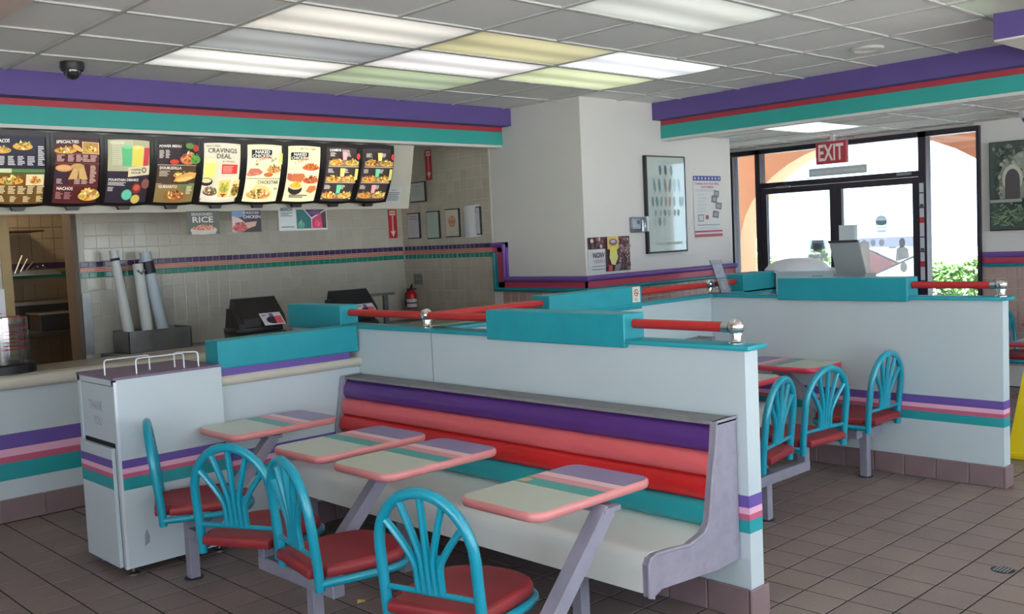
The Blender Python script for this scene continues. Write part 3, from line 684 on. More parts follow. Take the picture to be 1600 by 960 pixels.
# ---- tables
def table(edge, lab, grp, loc, rz, first=None):
    if first: return dup(first, loc, rz, lab, grp)
    t = thing('dining_table', (0, 0, 0), lab, 'table', grp)
    # local: +x towards the bench
    def rr(x0, x1, y0, y1, r, n=6):
        p = []
        for cx_, cy_, a0 in ((x1-r, y1-r, 0), (x0+r, y1-r, PI/2), (x0+r, y0+r, PI), (x1-r, y0+r, 3*PI/2)):
            for k in range(n+1): a = a0+PI/2*k/n; p.append((cx_+r*math.cos(a), cy_+r*math.sin(a)))
        return p
    hx, hy = .303, .198
    # bull-nosed edge: stacked rounded outlines
    L = [(.012, .642), (.004, .646), (0, .655), (0, .667), (.004, .673), (.009, .6755)]
    a = MB(); rings = [[(x, y, z) for x, y in rr(-hx+i, hx-i, -hy+i, hy-i, .06-i)] for i, z in L]; n = len(rings[0]); v = [p for r in rings for p in r]
    a.add(v, [(q*n+k, q*n+(k+1) % n, (q+1)*n+(k+1) % n, (q+1)*n+k) for q in range(len(L)-1) for k in range(n)], 0, True)
    a.add(rings[0], [tuple(range(n-1, -1, -1))])
    a.build('table_edge', M[edge], t, True)
    # inlaid top pieces clipped from one rounded outline
    out = rr(-hx+.009, hx-.009, -hy+.009, hy-.009, .051)
    def clip(poly, xa, xb):
        def cut(poly, c, keep):
            o = []
            for i in range(len(poly)):
                p, q = poly[i], poly[(i+1) % len(poly)]; ip, iq = keep(p[0]-c), keep(q[0]-c)
                if ip: o.append(p)
                if ip != iq: u = (c-p[0])/(q[0]-p[0]); o.append((c, p[1]+(q[1]-p[1])*u))
            return o
        return cut(cut(poly, xa, lambda d: d >= 0), xb, lambda d: d <= 0)
    for nm, xa, xb, m in (('top', -1, -.033, 'table_cream'), ('teal_stripe', -.033, .045, 't_teal'), ('pink_stripe', .045, .095, 't_pink'), ('light_stripe', .095, .138, 't_lpink'), ('purple_panel', .138, 1, 't_purple')):
        p = clip(out, xa, xb); MB().prism(p, lambda x, y, z: (x, y, z), .668, .6758).build(nm, M[m], t, True)
    MB().box(-.12, .12, -.1, .1, .630, .643).build('mounting_plate', M['frame_grey'], t, True)
    t.location = Vector(loc)*SC; t.rotation_euler.z = rz
    return t
GT = 'small tables along the foreground bench'; GR = 'small tables along the far bench'
ta = table('edge_salmon', 'striped table nearest the viewer, with an orange chip in its teal stripe', GT, (2.436, 2.378, 0), 0)
table('edge_salmon', 'striped table second from the viewer, overlapping its neighbour', GT, (2.467, 3.214, 0), 0, ta)
table('edge_salmon', 'striped table third from the viewer, partly behind its neighbour', GT, (2.484, 3.712, 0), 0, ta)
table('edge_salmon', 'striped table farthest back, in front of the waste cabinet', GT, (2.508, 4.478, 0), 0, ta)
oc = Print(lambda u, v, l: (2.412+.055*u, 2.512+.048*v, .6757+l), 1); oc.poly([(0.1, .1), (.8, 0), (1, .85), (.1, .95)], (222, 176, 110)); oc.mb.build('chip', oc.mats, ta).location = (0, 0, 0)
tb = table('edge_rose', 'cream and purple table with rose edge against the right half wall', GR, (5.597, 3.355, 0), PI/2)
table('edge_rose', 'cream table with rose edge, cut off by the near half wall end', GR, (4.90, 3.37, 0), PI/2, tb)
table('edge_rose', 'far bench table hidden behind the near half wall', GR, (4.44, 3.37, 0), PI/2, tb)

# ---- chairs (local: hoop in the y-z plane at x = 0, seat towards +x)
def ellpt(y, z): return (-(z-.32)*.10-.0, y, z)
def make_chair():
    t = thing('dining_chair', (0, 0, 0), '', 'chair')
    hw = .186; zc = .575; zt = .774
    pts = [(-hw*.985, .32), (-hw, .42), (-hw, .52)]
    for k in range(0, 17):
        a = PI-PI*k/16; pts.append((hw*math.cos(a), zc+(zt-zc)*math.sin(a)))
    pts += [(hw, .52), (hw, .42), (hw*.985, .32)]
    lean = lambda z: -(max(0, z-.36))*.11
    MB().tube([(lean(z), y, z) for y, z in pts], .0185, 12).build('back_hoop', M['chair_teal'], t, True)
    MB().tube([(lean(.442), -hw, .442), (lean(.442), hw, .442)], .0095, 10).build('crossbar', M['chair_teal'], t, True)
    for i, (yb, yt) in enumerate(((-.046, -.158), (-.023, -.088), (0, 0), (.023, .088), (.046, .158))):
        zt_ = zc+(zt-zc)*math.sqrt(max(0, 1-(yt/hw)**2))
        p = []
        for k in range(15):
            u = k/14; z = .445+(zt_-.445)*u; q = max(0, (u-.34)/.66); y = yb+(yt-yb)*(q**1.35 if abs(yt) > .1 else q**1.2)
            p.append((lean(z), y, z))
        MB().tube(p, .0125, 8).build('slat', M['chair_teal'], t, True)
    MB().rbox(lean(.5)-.004, lean(.5)+.008, -.054, .054, .44, .57, .003, 1).build('slat_web', M['chair_teal'], t, True)
    loop = [(0, hw, .345), (.12, .197, .345), (.25, .200, .345)]
    for k in range(0, 13): a = PI/2-PI*k/12; loop.append((.285+.12*math.cos(a), .193*math.sin(a)*1.0, .345))
    loop += [(.25, -.200, .345), (.12, -.197, .345), (0, -hw, .345)]
    MB().tube(loop, .016, 10).build('seat_ring', M['chair_teal'], t, True)
    # seat pad
    half = [(-.035, .158), (.0, .162), (.022, .164), (.03, .185), (.12, .192), (.25, .193)]
    for k in range(0, 9): a = PI/2-PI/2*k/8; half.append((.285+.115*math.cos(a), .19*math.sin(a)))
    outl = [(x, -y) for x, y in half]+[(x, y) for x, y in half[::-1][1:]]
    cx_ = .19; rings = []
    for ins, z in ((.006, .362), (0, .368), (0, .389), (.008, .400), (.022, .404)):
        rings.append([(x+(cx_-x)*ins*4, y*(1-ins*4), z) for x, y in outl])
    n = len(outl); v = [p for r in rings for p in r]; a = MB()
    a.add(v, [(q*n+k, q*n+(k+1) % n, (q+1)*n+(k+1) % n, (q+1)*n+k) for q in range(4) for k in range(n)], 0, True)
    a.add(rings[0], [tuple(range(n-1, -1, -1))])
    cen = (cx_, 0, .398); mid = [(cx_+(x-cx_)*.5, y*.5, .399) for x, y, z in rings[-1]]
    a.add(rings[-1]+mid+[cen], [(k, (k+1) % n, n+(k+1) % n, n+k) for k in range(n)]+[(n+k, n+(k+1) % n, 2*n) for k in range(n)], 0, True)
    a.build('seat', M['seat_red'], t, True)
    MB().box(.08, .30, -.07, .07, .345, .362).build('seat_plate', M['frame_grey'], t, True)
    return t
c0 = make_chair()
GC = 'teal fan-back chairs with red seats'
CH = [((1.892, 2.418), 15, 'nearest teal fan-back chair, its back to the viewer at the bottom of the photo'),
      ((1.878, 3.19), -10, 'teal fan-back chair with a red seat, seen from the side, second from the viewer'),
      ((1.868, 3.63), 26, 'teal fan-back chair seen from behind, third from the viewer, beside the waste cabinet'),
      ((1.924, 4.479), -24, 'teal fan-back chair seen edge-on against the white waste cabinet'),
      ((5.583, 2.71), 89, 'teal fan-back chair farthest right, beside the right half wall'),
      ((4.862, 2.70), 84, 'middle teal fan-back chair of the far trio'),
      ((4.392, 2.705), 100, 'teal fan-back chair of the far trio, half behind the near half wall end')]
for k, ((x, y), a, lab) in enumerate(CH):
    if k == 0: c0.location = Vector((x, y, 0))*SC; c0.rotation_euler.z = math.radians(a); c0['label'] = lab; c0['group'] = GC
    else: dup(c0, (x, y, 0), math.radians(a), lab, GC)
# ---- grey square-tube seat frames
def frame(lab, boxes, legs, base=None):
    xs = boxes[0]; t = thing('seat_frame', (legs[0][0], legs[0][1], 0), lab, 'frame', 'grey square-tube seat frames')
    for nm, b in boxes_named(boxes): MB().rbox(*b, .004, 1, sm=False).build(nm, M['frame_grey'], t)
    for x, y, zt in legs:
        MB().rbox(x-.0245, x+.0245, y-.0245, y+.0245, 0, zt, .003, 1, sm=False).build('leg', M['frame_grey'], t)
        MB().lathe([(.045, 0), (.045, .004), (.0005, .006)], (x, y, 0), 16).build('foot_plate', M['black'], t)
    return t
def boxes_named(b): return [(('beam' if k == 0 else 'upright' if k < 3 else 'bracket'), x) for k, x in enumerate(b)]
def arm(t, top, bot, bar):
    w = .0275; top_c, bot_c = Vector(top), Vector(bot); d = (bot_c-top_c).normalized(); h = Vector((d.x, d.y, 0)).normalized(); sv = Vector((-h.y, h.x, 0)); nn = d.cross(sv).normalized(); v = []
    for c in (top_c, bot_c):
        for s1, s2 in ((-1, -1), (1, -1), (1, 1), (-1, 1)): v.append(c+nn*w*s1+sv*w*s2)
    MB().add(v, [(0, 1, 5, 4), (1, 2, 6, 5), (2, 3, 7, 6), (3, 0, 4, 7), (3, 2, 1, 0), (4, 5, 6, 7)]).build('support_arm', M['frame_grey'], t)
    MB().box(*bar, .612, .6285).build('table_carrier', M['frame_grey'], t)
f1 = frame('grey seat frame carrying the two middle foreground chairs and tables', [(2.0, 2.055, 3.17, 3.74, .205, .262), (2.0015, 2.0535, 3.1715, 3.22, .255, .345), (2.0015, 2.0535, 3.69, 3.7385, .255, .345)], [(2.0275, 3.345, .21)])
arm(f1, (2.50, 3.43, .622), (2.09, 3.43, .20), (2.44, 2.52, 3.14, 3.78))
MB().box(2.04, 2.115, 3.40, 3.46, .207, .26).build('bracket', M['frame_grey'], f1)
f2 = frame('grey seat frame under the chair beside the waste cabinet', [(2.01, 2.065, 4.42, 4.66, .29, .343)], [(2.0375, 4.445, .295)])
arm(f2, (2.46, 4.37, .622), (2.06, 4.37, .21), (2.42, 2.50, 4.34, 4.56)); MB().box(2.012, 2.10, 4.345, 4.43, .20, .25).build('bracket', M['frame_grey'], f2)
f3 = frame('grey seat frame under the nearest chair', [(2.0, 2.055, 1.9, 2.46, .205, .262), (2.0015, 2.0535, 2.41, 2.4585, .255, .345)], [(2.0275, 2.05, .21)])
arm(f3, (2.47, 2.19, .622), (2.09, 2.20, .20), (2.44, 2.52, 2.16, 2.45)); MB().box(2.04, 2.115, 2.17, 2.23, .207, .26).build('bracket', M['frame_grey'], f3)
f4 = frame('grey seat frame carrying the two left chairs of the far trio', [(4.33, 4.895, 2.80, 2.855, .188, .245), (4.3315, 4.38, 2.8015, 2.8535, .24, .345), (4.845, 4.8935, 2.8015, 2.8535, .24, .345)], [(4.48, 2.8275, .195)])
arm(f4, (4.60, 3.37, .622), (4.60, 2.89, .20), (4.4, 4.95, 3.33, 3.40)); MB().box(4.57, 4.63, 2.84, 2.91, .19, .243).build('bracket', M['frame_grey'], f4)
f5 = frame('grey seat frame under the far chair beside the right half wall', [(5.59, 5.785, 2.815, 2.87, .245, .298)], [(5.6175, 2.8425, .25)])
MB().box(5.592, 5.64, 2.817, 2.868, .295, .345).build('upright', M['frame_grey'], f5)
arm(f5, (5.55, 3.37, .622), (5.55, 2.90, .24), (5.5, 5.7, 3.33, 3.40)); MB().box(5.52, 5.60, 2.845, 2.92, .247, .296).build('bracket', M['frame_grey'], f5)
# ---- waste cabinet
wc = thing('waste_cabinet', (2.09, 4.92, 0), 'striped white waste cabinet with THANK YOU flap and wire rails on its purple top', 'cabinet')
x0, x1, y0, y1, z0, z1 = 1.815, 2.368, 4.683, 5.15, .045, .976
MB().box(x0+.012, x1, y0, y1, z0, z1-.012).build('body', M['laminate_white'], wc)
MB().box(x0-.002, x1+.002, y0-.002, y1+.002, z1-.012, z1).build('top', M['can_top'], wc)
MB().box(x0, x0+.012, y0, y0+.03, z0, z1-.012).box(x0, x0+.012, y1-.03, y1, z0, z1-.012).box(x0, x0+.012, y0, y1, z1-.04, z1-.012).build('face_frame', M['laminate_white'], wc)
MB().box(x0+.005, x0+.013, y0+.03, y1-.03, .655, z1-.045).build('flap', M['laminate_white'], wc)
MB().box(x0+.0105, x0+.0125, y0+.03, y1-.03, z1-.05, z1-.04).build('slot', M['slot'], wc); MB().box(x0+.009, x0+.0125, y0+.03, y1-.03, .628, .658).build('slot', M['slot'], wc)
dn = MB().box(x0-.012, x0+.006, y0+.055, y1-.01, z0+.0, .632).build('door', M['laminate_white'], wc)
for za, zb, m in ((.575, .535, 'purple'), (.535, .510, 'pink_light'), (.510, .488, 'rose'), (.488, .430, 'teal_stripe')):
    za -= .0; MB().box(x0+.0, x1+.001, y0-.0012, y0, zb-.0, za).build('stripe', M[m], wc)
    MB().box(x0-.0132, x0-.012, y0+.055, y1-.01, zb, za).build('stripe', M[m], dn)
fl = Print(lambda u, v, l: (x0+.005-l, y1-.03-(y1-y0-.06)*u, .66+.26*v), 1.55)
fl.text('THANK', .24, .55, .17, (166, 172, 178), w=.42); fl.text('YOU', .36, .26, .17, (166, 172, 178), w=.24); fl.build('lettering', wc)
MB().box(x0-.0015, x0+.012, y0-.0015, y0+.008, z0, z1-.02).build('corner_strip', M['wire'], wc)
for x, y in ((x0+.05, y0+.05), (x1-.05, y0+.05), (x0+.05, y1-.05), (x1-.05, y1-.05)):
    MB().lathe([(.028, 0), (.028, .008), (.008, .016), (.008, .06)], (x, y, 0), 12).build('foot', M['steel'], wc)
st_ = Print(fwall(y0, x0, x1, z0, z1), .6); st_.l = .0002; st_.poly([(.17, .1), (.215, .115), (.22, .15), (.195, .19), (.175, .16)], (150, 156, 160)); st_.build('scuff', wc)
def wirerail(p, q, h=.075):
    p, q = Vector(p), Vector(q); d = (q-p).normalized()*.012; u = Vector((0, 0, 1))
    MB().tube([p, p+u*(h-.014), p+u*(h-.004)+d*.3, p+u*h+d, q+u*h-d, q+u*(h-.004)-d*.3, q+u*(h-.014), q], .0042, 8).build('tray_rail', M['wire'], wc)
wirerail((1.84, 4.845, .976), (2.065, 4.845, .976)); wirerail((1.955, 4.745, .976), (2.20, 4.745, .976)); wirerail((2.185, 4.82, .976), (2.27, 4.73, .976))
# ================================================================== MENU BOARDS
pn = thing('header_board', (3.5, 6.6, 1.845), 'long beige header panel tilted behind the row of lit menu boards', 'panel')
def pan(x, y, z): return (x, y, z)
MB().add([(-2.4, 6.425, 2.352), (5.08, 6.425, 2.352), (5.125, 6.60, 1.845), (-2.4, 6.60, 1.845), (-2.4, 6.475, 2.352), (5.08, 6.475, 2.352), (5.125, 6.65, 1.845), (-2.4, 6.65, 1.845)],
    [(0, 1, 2, 3)[::-1], (4, 5, 6, 7), (0, 4, 7, 3), (1, 2, 6, 5), (3, 7, 6, 2), (0, 1, 5, 4)]).build('panel', M['cream'], pn)
BW = .328
def board_fn(x0):
    def f(u, v, l):
        u = .004+.992*u
        z = 1.895+.435*v + .010*4*u*(1-u)*(2*v-1)
        y = 6.365+.150*(1-v) - .035*4*v*(1-v) - l*1.0
        return (x0+BW*u, y-.02, z)
    return f
WHT = (250, 244, 230); CR = (244, 236, 190); BLK = (40, 34, 36); GRY = (150, 142, 132)
TACO = [(214, 160, 70), (235, 196, 110), (150, 90, 40), (120, 150, 50), (240, 220, 150), (190, 110, 50)]
BROWN = [(170, 90, 40), (214, 130, 60), (235, 180, 100), (120, 60, 30), (240, 200, 140)]
def menu(i, lab, draw, e):
    x0 = 1.854+i*BW; f = board_fn(x0)
    t = thing('menu_board', (x0+BW/2, 6.5, 1.88), lab, 'menu board', 'lit menu boards above the counter')
    a = MB(); n = 10
    F = lambda u, v, l: f(u, v, l)
    vv = [F(k/n, j/n, 0) for j in range(n+1) for k in range(n+1)]
    a.add(vv, [(j*(n+1)+k, j*(n+1)+k+1, (j+1)*(n+1)+k+1, (j+1)*(n+1)+k) for j in range(n) for k in range(n)], 0, True)
    back = [F(k/n, j/n, -.05) for j in range(n+1) for k in range(n+1)]
    rim = [k for k in range(n+1)]+[j*(n+1)+n for j in range(1, n+1)]+[n*(n+1)+k for k in range(n-1, -1, -1)]+[j*(n+1) for j in range(n-1, 0, -1)]
    N = len(vv); a.add(vv+back, [(rim[k], rim[(k+1) % len(rim)], N+rim[(k+1) % len(rim)], N+rim[k]) for k in range(len(rim))])
    # raised border
    def strip(u0, v0, u1, v1):
        m = 8; q = [F(u0+(u1-u0)*a_/m, v0+(v1-v0)*b_/m, .012) for b_ in range(m+1) for a_ in range(m+1)]
        a.add(q, [(b_*(m+1)+a_, b_*(m+1)+a_+1, (b_+1)*(m+1)+a_+1, (b_+1)*(m+1)+a_) for b_ in range(m) for a_ in range(m)], 0, True)
    strip(0, 0, .07, 1); strip(.93, 0, 1, 1); strip(.07, 0, .93, .035); strip(.07, .93, .93, 1)
    a.build('frame', mat('menu_frame', (26, 20, 18), .4), t)
    MB().prism([(x0+BW*.36, 1.892), (x0+BW*.64, 1.892), (x0+BW*.60, 1.862), (x0+BW*.40, 1.862)], lambda x, z, d: (x, d, z), 6.49, 6.53).build('latch_tab', mat('menu_frame', (26, 20, 18), .4), t)
    p = Print(lambda u, v, l: f(.08+.84*u, .04+.885*v, .004+l), .66, emit=e, curved=True); draw(p); p.build('lit_graphic', t)
def cols(p, u0, v0, us, v1, n, c, s=0):
    for k, u in enumerate(us): p.lines(u, v0, u+u0, v1, n, c, s+k, .6)
def d1(p):
    p.rect(0, .52, 1, 1, (34, 32, 52)); p.rect(0, 0, 1, .44, (112, 80, 34)); p.rect(0, .44, 1, .52, (60, 92, 48)); p.rect(0, .455, .3, .515, (200, 206, 160)); p.rect(.3, .475, 1, .48, (150, 180, 120)); p.rect(.3, .495, 1, .5, (150, 180, 120))
    p.text('TACOS', -.0, .90, .05, WHT, w=.26); p.food(.12, .80, .16, .06, TACO, 12, 2); p.food(.52, .86, .20, .07, TACO, 16, 3)
    cols(p, .16, .56, (0, .2, .4, .6), .70, 6, (206, 200, 196)); cols(p, .14, .56, (.82,), .86, 11, (206, 200, 196))
    p.rect(.58, .27, .96, .43, (236, 214, 170)); p.food(.78, .35, .12, .06, TACO, 12, 5); p.food(.25, .35, .26, .07, TACO, 20, 6)
    cols(p, .17, .14, (0, .2, .4, .6, .8), .26, 5, (226, 206, 160)); cols(p, .15, .02, (0, .25, .52, .8), .11, 5, (226, 206, 160), 4)
def d2(p):
    p.rect(0, 0, 1, 1, (82, 32, 34)); p.rect(0, .9, 1, 1, (58, 34, 40)); p.rect(0, .28, .3, .5, (56, 36, 52))
    p.text('SPECIALTIES', .04, .915, .045, WHT, w=.5); p.food(.24, .82, .24, .06, TACO, 18, 11); p.ell(.5, .84, .13, .035, (222, 168, 90), -.6)
    p.rect(.6, .76, .98, .94, (216, 190, 130)); p.rect(.62, .77, .96, .93, (180, 130, 70)); p.food(.8, .85, .14, .07, TACO, 12, 12)
    p.rect(0, .755, 1, .76, (180, 120, 90)); p.rect(0, .605, 1, .61, (170, 100, 80)); p.rect(0, .26, 1, .264, (150, 60, 50))
    cols(p, .17, .63, (.03, .27, .45, .6, .77), .74, 5, (196, 160, 150)); cols(p, .15, .30, (.77,), .58, 12, (206, 170, 150)); cols(p, .16, .29, (.03, .42, .58), .37, 4, (190, 160, 150), 3)
    p.ell(.18, .53, .19, .055, (196, 150, 90)); p.ell(.18, .535, .15, .035, (214, 160, 110)); p.poly([(.28, .36), (.4, .56), (.62, .56), (.72, .36), (.5, .37)], (200, 164, 104)); p.ell(.48, .56, .15, .04, (190, 150, 90)); p.poly([(.48, .37), (.5, .53), (.53, .37)], (130, 90, 50))
    p.text('NACHOS', .04, .20, .045, WHT, w=.36); cols(p, .17, .06, (.03, .22), .17, 5, (170, 120, 120)); p.food(.78, .14, .24, .10, [(230, 180, 70), (240, 206, 110), (180, 110, 40), (250, 226, 160)], 26, 13)
def d3(p):
    p.rect(0, .5, 1, 1, (176, 172, 138)); p.rect(.1, .6, .6, .99, (190, 188, 156)); p.rect(0, 0, 1, .5, (48, 38, 50))
    p.text('FREEZES', .05, .93, .04, (226, 222, 196), w=.34); p.lines(.05, .62, .34, .88, 8, (150, 148, 120), 2, .12)
    p.poly([(.35, .58), (.56, .58), (.6, .88), (.32, .88)], (92, 180, 122)); p.poly([(.57, .58), (.84, .58), (.86, .88), (.58, .88)], (226, 206, 92)); p.poly([(.84, .58), (.97, .6), (1, .89), (.87, .88)], (190, 60, 60)); p.ell(.46, .88, .13, .03, (120, 200, 140)); p.ell(.72, .88, .14, .03, (236, 220, 120))
    p.poly([(.49, .41), (1, .45), (1, .6), (.49, .56)], (220, 208, 170)); p.text('HAPPIER', .56, .51, .03, (96, 70, 66), w=.24); p.text('HOUR', .56, .46, .035, (96, 70, 66), w=.24); p.ell(.87, .52, .06, .045, (90, 70, 66)); p.ell(.87, .52, .04, .03, (200, 190, 160))
    p.text('FOUNTAIN DRINKS', .03, .345, .038, WHT, w=.72); p.lines(.03, .27, .5, .33, 3, (200, 190, 186), 1, .6); p.lines(.03, .18, .17, .25, 3, (200, 190, 186), 2, .6)
    p.ell(.72, .23, .12, .085, (130, 44, 36)); p.ell(.72, .24, .08, .05, (190, 90, 70)); p.ell(.93, .3, .1, .08, (130, 84, 74)); p.ell(.5, .13, .13, .085, (84, 176, 140)); p.ell(.5, .13, .11, .07, (104, 196, 160)); p.ell(.72, .06, .11, .07, (200, 180, 90))
def d4(p):
    p.rect(0, 0, 1, 1, (48, 36, 40)); p.rect(0, .0, 1, .3, (140, 116, 70)); p.rect(0, .3, 1, .62, (76, 58, 42)); p.rect(.62, .2, 1, .3, (110, 124, 80)); p.rect(0, .61, 1, .62, (190, 180, 160)); p.rect(0, .3, 1, .306, (190, 180, 160))
    p.text('POWER MENU', .04, .90, .042, WHT, w=.56); cols(p, .13, .72, (.04, .2), .86, 6, (200, 190, 180))
    p.ell(.86, .8, .28, .18, (28, 24, 28)); p.food(.78, .74, .2, .11, [(210, 120, 60), (235, 170, 100), (180, 70, 40), (240, 220, 170)], 20, 21); p.food(.95, .74, .12, .1, [(90, 150, 60), (120, 180, 80), (60, 110, 40)], 8, 22); p.ell(.8, .93, .12, .05, (90, 130, 60)); p.ell(.95, .9, .08, .06, (170, 50, 40)); p.ell(.4, .66, .12, .04, (200, 60, 40))
    p.text('DOUBLEDILLA', .03, .54, .042, WHT, w=.56); p.lines(.03, .42, .32, .52, 4, (190, 176, 150), 3, .6); p.food(.58, .46, .18, .06, TACO, 10, 23); p.poly([(.4, .34), (.45, .4), (.8, .5), (.98, .48), (.95, .4), (.7, .34)], (222, 170, 90)); p.ell(.68, .38, .22, .035, (240, 200, 120), .2)
    p.text('QUESARITO', .03, .235, .042, WHT, w=.48); p.food(.48, .12, .24, .085, BROWN, 20, 24); cols(p, .16, .13, (.74,), .27, 6, (214, 206, 160))
def d5(p):
    p.rect(0, 0, 1, 1, (222, 214, 188)); p.rect(.0, .35, .35, .78, (214, 208, 168)); p.rect(0, 0, 1, .06, (120, 118, 104))
    p.text('FEATURED', .06, .93, .035, (128, 120, 106), w=.4); p.text('CRAVINGS', .1, .835, .075, (66, 52, 50), w=.8); p.text('DEAL', .34, .74, .075, (66, 52, 50), w=.4); p.text('$5 TOP BOX', .5, .675, .026, (120, 104, 90), w=.34)
    p.rect(.5, .48, .93, .64, (206, 58, 46)); p.lines(.53, .5, .9, .62, 5, (240, 190, 170), 1, .35)
    p.poly([(.05, .42), (.32, .42), (.35, .68), (.03, .68)], (226, 224, 120)); p.ell(.19, .68, .16, .025, (238, 236, 170)); p.ell(.1, .34, .18, .07, (46, 40, 44)); p.ell(.1, .36, .14, .04, (226, 206, 150))
    p.ell(.5, .12, .5, .08, (232, 228, 214)); p.food(.24, .19, .19, .08, [(120, 76, 50), (232, 222, 200), (96, 120, 60), (170, 100, 70)], 18, 31); p.poly([(.45, .08), (.72, .08), (.76, .38), (.44, .36)], (222, 196, 110)); p.food(.6, .26, .12, .1, [(170, 170, 70), (200, 186, 90)], 8, 32); p.poly([(.5, .14), (.68, .14), (.59, .08)], (176, 64, 50))
    p.poly([(.75, .08), (1, .08), (1, .38), (.82, .36)], (226, 206, 140)); p.food(.9, .22, .1, .12, [(150, 140, 60), (120, 70, 40), (180, 90, 60)], 10, 33)
def nkd(p, u, v, s=1):
    p.rect(u, v, u+.6*s, v+.15*s, (30, 26, 28)); p.text('NAKED', u+.1*s, v+.083*s, .055*s, (250, 244, 226), w=.44*s); p.rect(u+.01, v+.005*s, u+.59*s, v+.07*s, (30, 26, 28)); p.text('CHICKEN', u+.02*s, v+.012*s, .055*s, (250, 244, 226), w=.56*s)
def d6(p):
    p.rect(0, 0, 1, 1, CR); nkd(p, .12, .76); p.text('CHIPS', .24, .68, .05, (216, 110, 70), w=.4, slant=.2); p.text('BOX', .70, .69, .055, (60, 50, 46), w=.16, slant=.3)
    p.lines(.24, .63, .34, .67, 2, (90, 80, 70), 1, .7); p.lines(.38, .58, .74, .67, 5, (170, 156, 120), 2, .25); p.poly([(.0, .46), (.1, .58), (.34, .58), (.48, .52), (.4, .47), (.1, .44)], (190, 110, 90)); p.food(.2, .5, .16, .05, [(206, 130, 110), (190, 104, 90)], 8, 41)
    p.food(.78, .58, .2, .08, [(200, 150, 80), (150, 140, 60), (170, 90, 50)], 14, 42); p.ell(.62, .47, .14, .04, (196, 110, 60)); p.poly([(.88, .66), (1, .66), (1, .86), (.9, .86)], (224, 220, 120))
    p.rect(0, .395, 1, .405, (70, 60, 50)); p.text('CHICKSTAR', .32, .31, .06, (70, 60, 46), w=.62); p.poly([(.3, .06), (.06, .1), (.3, .3), (.6, .28), (.8, .16), (.7, .05)], (226, 196, 130)); p.food(.4, .15, .34, .1, [(222, 150, 80), (235, 200, 130), (120, 140, 60), (196, 90, 50), (244, 226, 180)], 30, 43); p.lines(.8, .2, .92, .24, 2, (90, 80, 70), 5, .6)
def d7(p):
    p.rect(0, 0, 1, 1, CR); p.text('NEW!', .06, .93, .03, (190, 180, 130), w=.2); p.text('LIMITED TIME', .32, .93, .035, (130, 120, 90), w=.54); nkd(p, .08, .745, .92); p.text('CHIPS', .2, .67, .045, (216, 120, 80), w=.4, slant=.2); p.lines(.04, .56, .4, .62, 3, (190, 180, 140), 3, .25)
    p.ell(.72, .56, .22, .06, (226, 220, 200)); p.food(.72, .63, .26, .07, [(206, 104, 50), (226, 140, 70), (180, 80, 40)], 18, 51); p.poly([(0, .5), (.12, .5), (.22, .4), (.1, .36), (0, .4)], (180, 100, 80)); p.poly([(.12, .36), (.16, .5), (.5, .5), (.56, .44), (.44, .34)], (196, 110, 66)); p.food(.74, .40, .24, .08, [(196, 104, 60), (214, 130, 80), (160, 80, 50)], 14, 52)
    p.ell(.28, .22, .22, .1, (50, 40, 40)); p.ell(.28, .27, .21, .06, (214, 196, 150)); p.ell(.28, .28, .17, .04, (232, 180, 60)); p.food(.3, .33, .12, .05, [(236, 190, 70), (226, 170, 50)], 8, 53); p.poly([(.62, .18), (.7, .28), (.9, .28), (.94, .2), (.78, .14)], (206, 120, 70))
    p.lines(.12, .06, .7, .12, 2, (100, 90, 76), 7, .7)
def combo(p, head, seed):
    p.rect(0, 0, 1, 1, (58, 50, 50))
    if head: p.text('COMBOS', .1, .925, .042, WHT, w=.38); p.lines(.52, .92, .8, .96, 2, (190, 180, 170), 1, .6)
    R = random.Random(seed)
    for r in range(3):
        b = .03+r*.3; p.rect(0, b, 1, b+.012, (206, 190, 170))
        p.rect(0, b+.015, 1, b+.12, (150, 120, 90) if r % 2 else (126, 112, 96))
        p.lines(.04, b+.19, .26, b+.27, 4, (200, 190, 180), seed+r, .6); p.lines(.54, b+.19, .74, b+.27, 4, (200, 190, 180), seed+r+5, .6)
        p.food(.25, b+.09, .22, .07, TACO+BROWN[:2], 16, seed+r*3); p.food(.74, b+.09, .22, .07, TACO, 16, seed+r*3+1)
        c = [(240, 226, 130), (240, 170, 170), (110, 200, 150)][(r+seed) % 3]; p.poly([(.42, b+.12), (.54, b+.12), (.56, b+.27), (.40, b+.27)], c)
        if r == 1: p.poly([(.9, b+.06), (1, b+.06), (1, b+.27), (.9, b+.27)], (206, 200, 110))
        if r == 2: p.ell(.93, b+.2, .06, .06, (190, 60, 50))
menu(0, 'dark lit menu board headed TACOS, cut off by the left edge', d1, .42)
menu(1, 'maroon lit menu board headed SPECIALTIES and NACHOS', d2, .42)
menu(2, 'lit menu board with green, yellow and red frozen drinks, FOUNTAIN DRINKS below', d3, .42)
menu(3, 'dark lit menu board headed POWER MENU, DOUBLEDILLA and QUESARITO', d4, .42)
menu(4, 'pale lit menu board headed CRAVINGS DEAL', d5, .62)
menu(5, 'pale yellow lit menu board with CHICKSTAR in its lower half', d6, .72)
menu(6, 'pale yellow lit menu board headed LIMITED TIME, a sauce bowl at the bottom', d7, .72)
menu(7, 'dark lit combo menu board headed COMBOS in three rows', lambda p: combo(p, True, 2), .85)
menu(8, 'dark combo menu board at the right end of the row', lambda p: combo(p, False, 7), .55)
